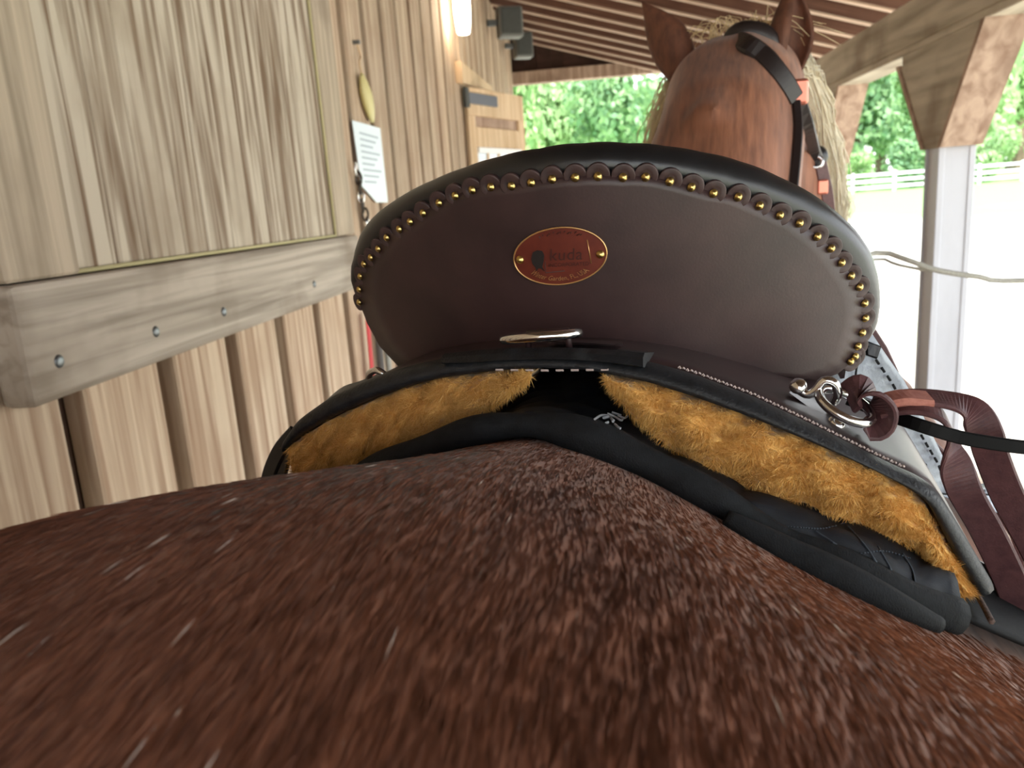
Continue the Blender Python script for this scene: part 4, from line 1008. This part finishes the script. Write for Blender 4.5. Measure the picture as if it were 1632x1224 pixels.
# loop of strap around the ring
lc = LY(1380, 655, YD)
loop = [LY(1352, 634, YD+.004), LY(1372, 622, YD), LY(1395, 630, YD-.003), LY(1408, 650, YD-.004), LY(1404, 672, YD-.004), LY(1390, 680, YD-.003), LY(1378, 672, YD-.001)]
ribbon('strap_loop', spline(loop, 26), (-.55, .75, .25), .020, .0032, M['strap'], sd)
w0 = np.array([-.1, 1, .25]); w1 = np.array([1, -.35, .1])
def strap(name, pix, ys, n=90):
    pts = spline([LY(x, y, q) for (x, y), q in zip(pix, ys)], n)
    wv = []
    for i in range(n): t = min(1, max(0, (i/n-.12)/.34)); t = t*t*(3-2*t); wv.append(w0*(1-t)+w1*t)
    ribbon(name, pts, wv, .0175, .0028, M['strap'], sd)
strap('strap_tail', [(1404, 652), (1440, 646), (1475, 650), (1502, 664), (1513, 690), (1518, 722), (1536, 780), (1572, 845), (1608, 920), (1632, 985), (1660, 1080)], [YD, YD-.002, YD-.004, YD-.005, YD-.005, YD-.004, YD-.003, YD-.002, 0, 0, 0])
strap('strap_tail', [(1404, 646), (1450, 634), (1505, 637), (1548, 652), (1570, 690), (1580, 725), (1606, 790), (1645, 862), (1690, 950)], [YD+.004, YD+.006, YD+.008, YD+.008, YD+.008, YD+.010, YD+.012, YD+.012, YD+.012])
ribbon('strap_keeper', spline([LY(1410, 640, YD-.004), LY(1440, 634, YD-.001), LY(1480, 637, YD+.003)], 10), (0, 1, .2), .014, .005, M['strapedge'], sd)
ribbon('black_string', spline([LY(1352, 636, YD+.02), LY(1400, 655, YD+.018), LY(1460, 676, YD-.010), LY(1530, 697, YD-.014), LY(1600, 709, YD-.016), LY(1660, 716, YD-.016)], 24), (.15, .1, 1), .0072, .0026, M['matteblack'], sd)
# tooled fender with sky reflection painted in as pale colour, girth on the right side, thin strap in front of it
def sheet(name, pix, m, th, par=sd):
    v = [LY(x, y, yy) for x, y, yy in pix]; n = len(v); v2 = [p+np.array(th) for p in v]
    return mk(name, v+v2, [tuple(range(n)), tuple(range(2*n-1, n-1, -1))]+[(i, n+i, n+(i+1) % n, (i+1) % n) for i in range(n)], m, par)
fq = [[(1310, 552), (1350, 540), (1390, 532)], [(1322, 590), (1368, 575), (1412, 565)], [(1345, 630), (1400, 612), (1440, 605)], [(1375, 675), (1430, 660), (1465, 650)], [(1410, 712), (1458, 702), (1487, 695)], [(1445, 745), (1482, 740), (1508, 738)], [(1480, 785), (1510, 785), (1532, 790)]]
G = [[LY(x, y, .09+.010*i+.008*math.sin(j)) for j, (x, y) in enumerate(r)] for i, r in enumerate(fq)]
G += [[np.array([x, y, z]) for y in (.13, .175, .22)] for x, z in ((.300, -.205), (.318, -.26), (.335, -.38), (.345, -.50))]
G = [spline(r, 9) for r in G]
v, f = solid_vf(G, (-.004, .006, 0)); o = mk('fender', v, f, M['sheenfender'], sd, smooth=True); o['label'] = 'tooled leather flap with sky sheen painted into its colour'
V = []; F = []
seam = spline([np.array(r[6])+np.array([.0005, -.004, .001]) for r in G], 130)
for i in range(0, 128, 2): v, f = tube_vf([seam[i], seam[i+1]], .0011, 4); b = len(V); V += v; F += [tuple(b+q for q in ff) for ff in f]
mk('fender_stitching', V, F, M['edgeleather'], sd)['kind'] = 'stuff'
tube('fender_tooling', spline([np.array(r[2+(i % 2)*2])+np.array([0, -.003, .001]) for i, r in enumerate(G)], 40), .0008, M['edgeleather'], sd, 5)
ribbon('breast_strap', spline([LY(1386, 525, .20), LY(1400, 545, .20), LY(1418, 580, .20), LY(1432, 617, .20), LY(1440, 660, .22), np.array([.325, .28, -.28]), np.array([.335, .36, -.40]), np.array([.27, .5, -.44])], 30), (1, 0, -.3), .0075, .003, M['strap'], sd)
ribbon('skirt_string', spline([LY(1366, 545, .11), LY(1382, 555, .10), LY(1400, 562, .10)], 8), (0, .3, 1), .009, .003, M['blackleather'], sd)
# cinch: black web band around the barrel, with the strap end hanging at the right
rings = []
for y in (.08, .20):
    r_ = []
    A = float(smv(y, AW)); 
    for a in np.linspace(math.radians(12), math.radians(168), 40):
        x = (A+.014)*math.cos(a); zc = float(ztop(np.array(A*.9), np.array(y))); zz = zc-(zc+.66)*math.sin(a)*1.0 if math.sin(a) > 0 else zc-.16*math.sin(a)*.8
        r_.append((x*1.05, y, zz-.012))
    rings.append(r_)
v, f = solid_vf(rings, (0, .0, .004)); mk('cinch', v, f, M['nylon'], sd, smooth=True)
def onB(px, py, lift, y):                                  # pixel -> point on the flank beyond the pad
    d = Vector(ray(px, py) @ HM.T); h = BV.ray_cast(Vector(CL), d.normalized())
    if h[0] is None or h[0].y > y+.08 or h[0].y < -.085: return LY(px, py, y)
    return np.array(h[0]+h[1]*lift)
tp = interp_poly([(1490, 950), (1560, 942), (1640, 922), (1700, 905)], 14); bt = interp_poly([(1505, 1000), (1560, 1025), (1632, 1056), (1700, 1085)], 14)
G = [[onB(*(a_*(1-u)+c_*u), .009, .0) for a_, c_ in zip(tp, bt)] for u in np.linspace(0, 1, 8)]
v, f = solid_vf(G, (-.001, .003, -.003)); o = mk('girth_web', v, f, M['nylon'], sd, smooth=True); o['label'] = 'ribbed black girth webbing'
tube('lace', spline([onB(x, y, .014, -.02) for x, y in ((1516, 950), (1530, 972), (1545, 1003), (1556, 1030))], 14), .0016, M['cord'], sd, 6)
ribbon('girth_buckle_strap', spline([LY(1555, 905, .02), LY(1578, 920, .015), LY(1600, 945, .01), LY(1628, 960, .01)], 12), (.1, .2, 1), .010, .004, M['blackleather'], sd)
# left hand hardware
tube('dee_foot', spline([LY(590, 608, .0), LY(588, 597, -.002), LY(600, 590, -.004), LY(614, 598, -.004), LY(624, 604, -.002), (LY(634, 594, .0)), LY(648, 594, .01)], 24), .0024, M['chrome'], sd, 8)
ribbon('black_string', spline([LY(520, 648, .0), LY(545, 628, -.0), LY(575, 618, .0), LY(605, 606, .004)], 14), (0, 1, .3), .014, .006, M['blackleather'], sd)
ribbon('strap_tail', spline([LY(470, 690, .03), LY(448, 715, .03), LY(433, 745, .03), LY(425, 775, .03), LY(415, 840, .03)], 16), (1, -.2, 0), .013, .004, M['blackleather'], sd)
ribbon('strap_tail', spline([LY(480, 690, .05), LY(462, 715, .05), LY(452, 745, .05), LY(446, 780, .05), LY(438, 850, .05)], 16), (1, -.2, 0), .010, .004, M['blackleather'], sd)
# seat and pommel in front of the cantle
fr3 = front; G = []
for u in np.linspace(0, 1, 9):
    row = []
    for p in fr3:
        tgt = np.array([p[0]*.55, .22, -.035]); q = np.array(p)*(1-u)+tgt*u; q = q+np.array([0, .0, -.03*math.sin(math.pi*u)]); row.append(q)
    G.append(row)
v, f = solid_vf(G, (0, .008, -.008)); mk('seat', v, f, M['brownleather'], sd, smooth=True)
rings = []
for y, hw, zt in ((.30, .10, -.01), (.34, .12, .045), (.385, .12, .055), (.42, .11, .02), (.44, .10, -.01)):
    rings.append([(hw*math.cos(a)*1.05, y+.02*math.sin(a), -.03+(zt+.03)*math.sin(a)**.7 if math.sin(a) > 0 else -.03-.05*abs(math.cos(a))) for a in np.linspace(0, math.pi, 24)]+[(-hw*.6, y, -.02), (0, y, -.005), (hw*.6, y, -.02)])
v, f = loft_vf(rings); mk('pommel', v, f, M['brownleather'], sd, smooth=True)
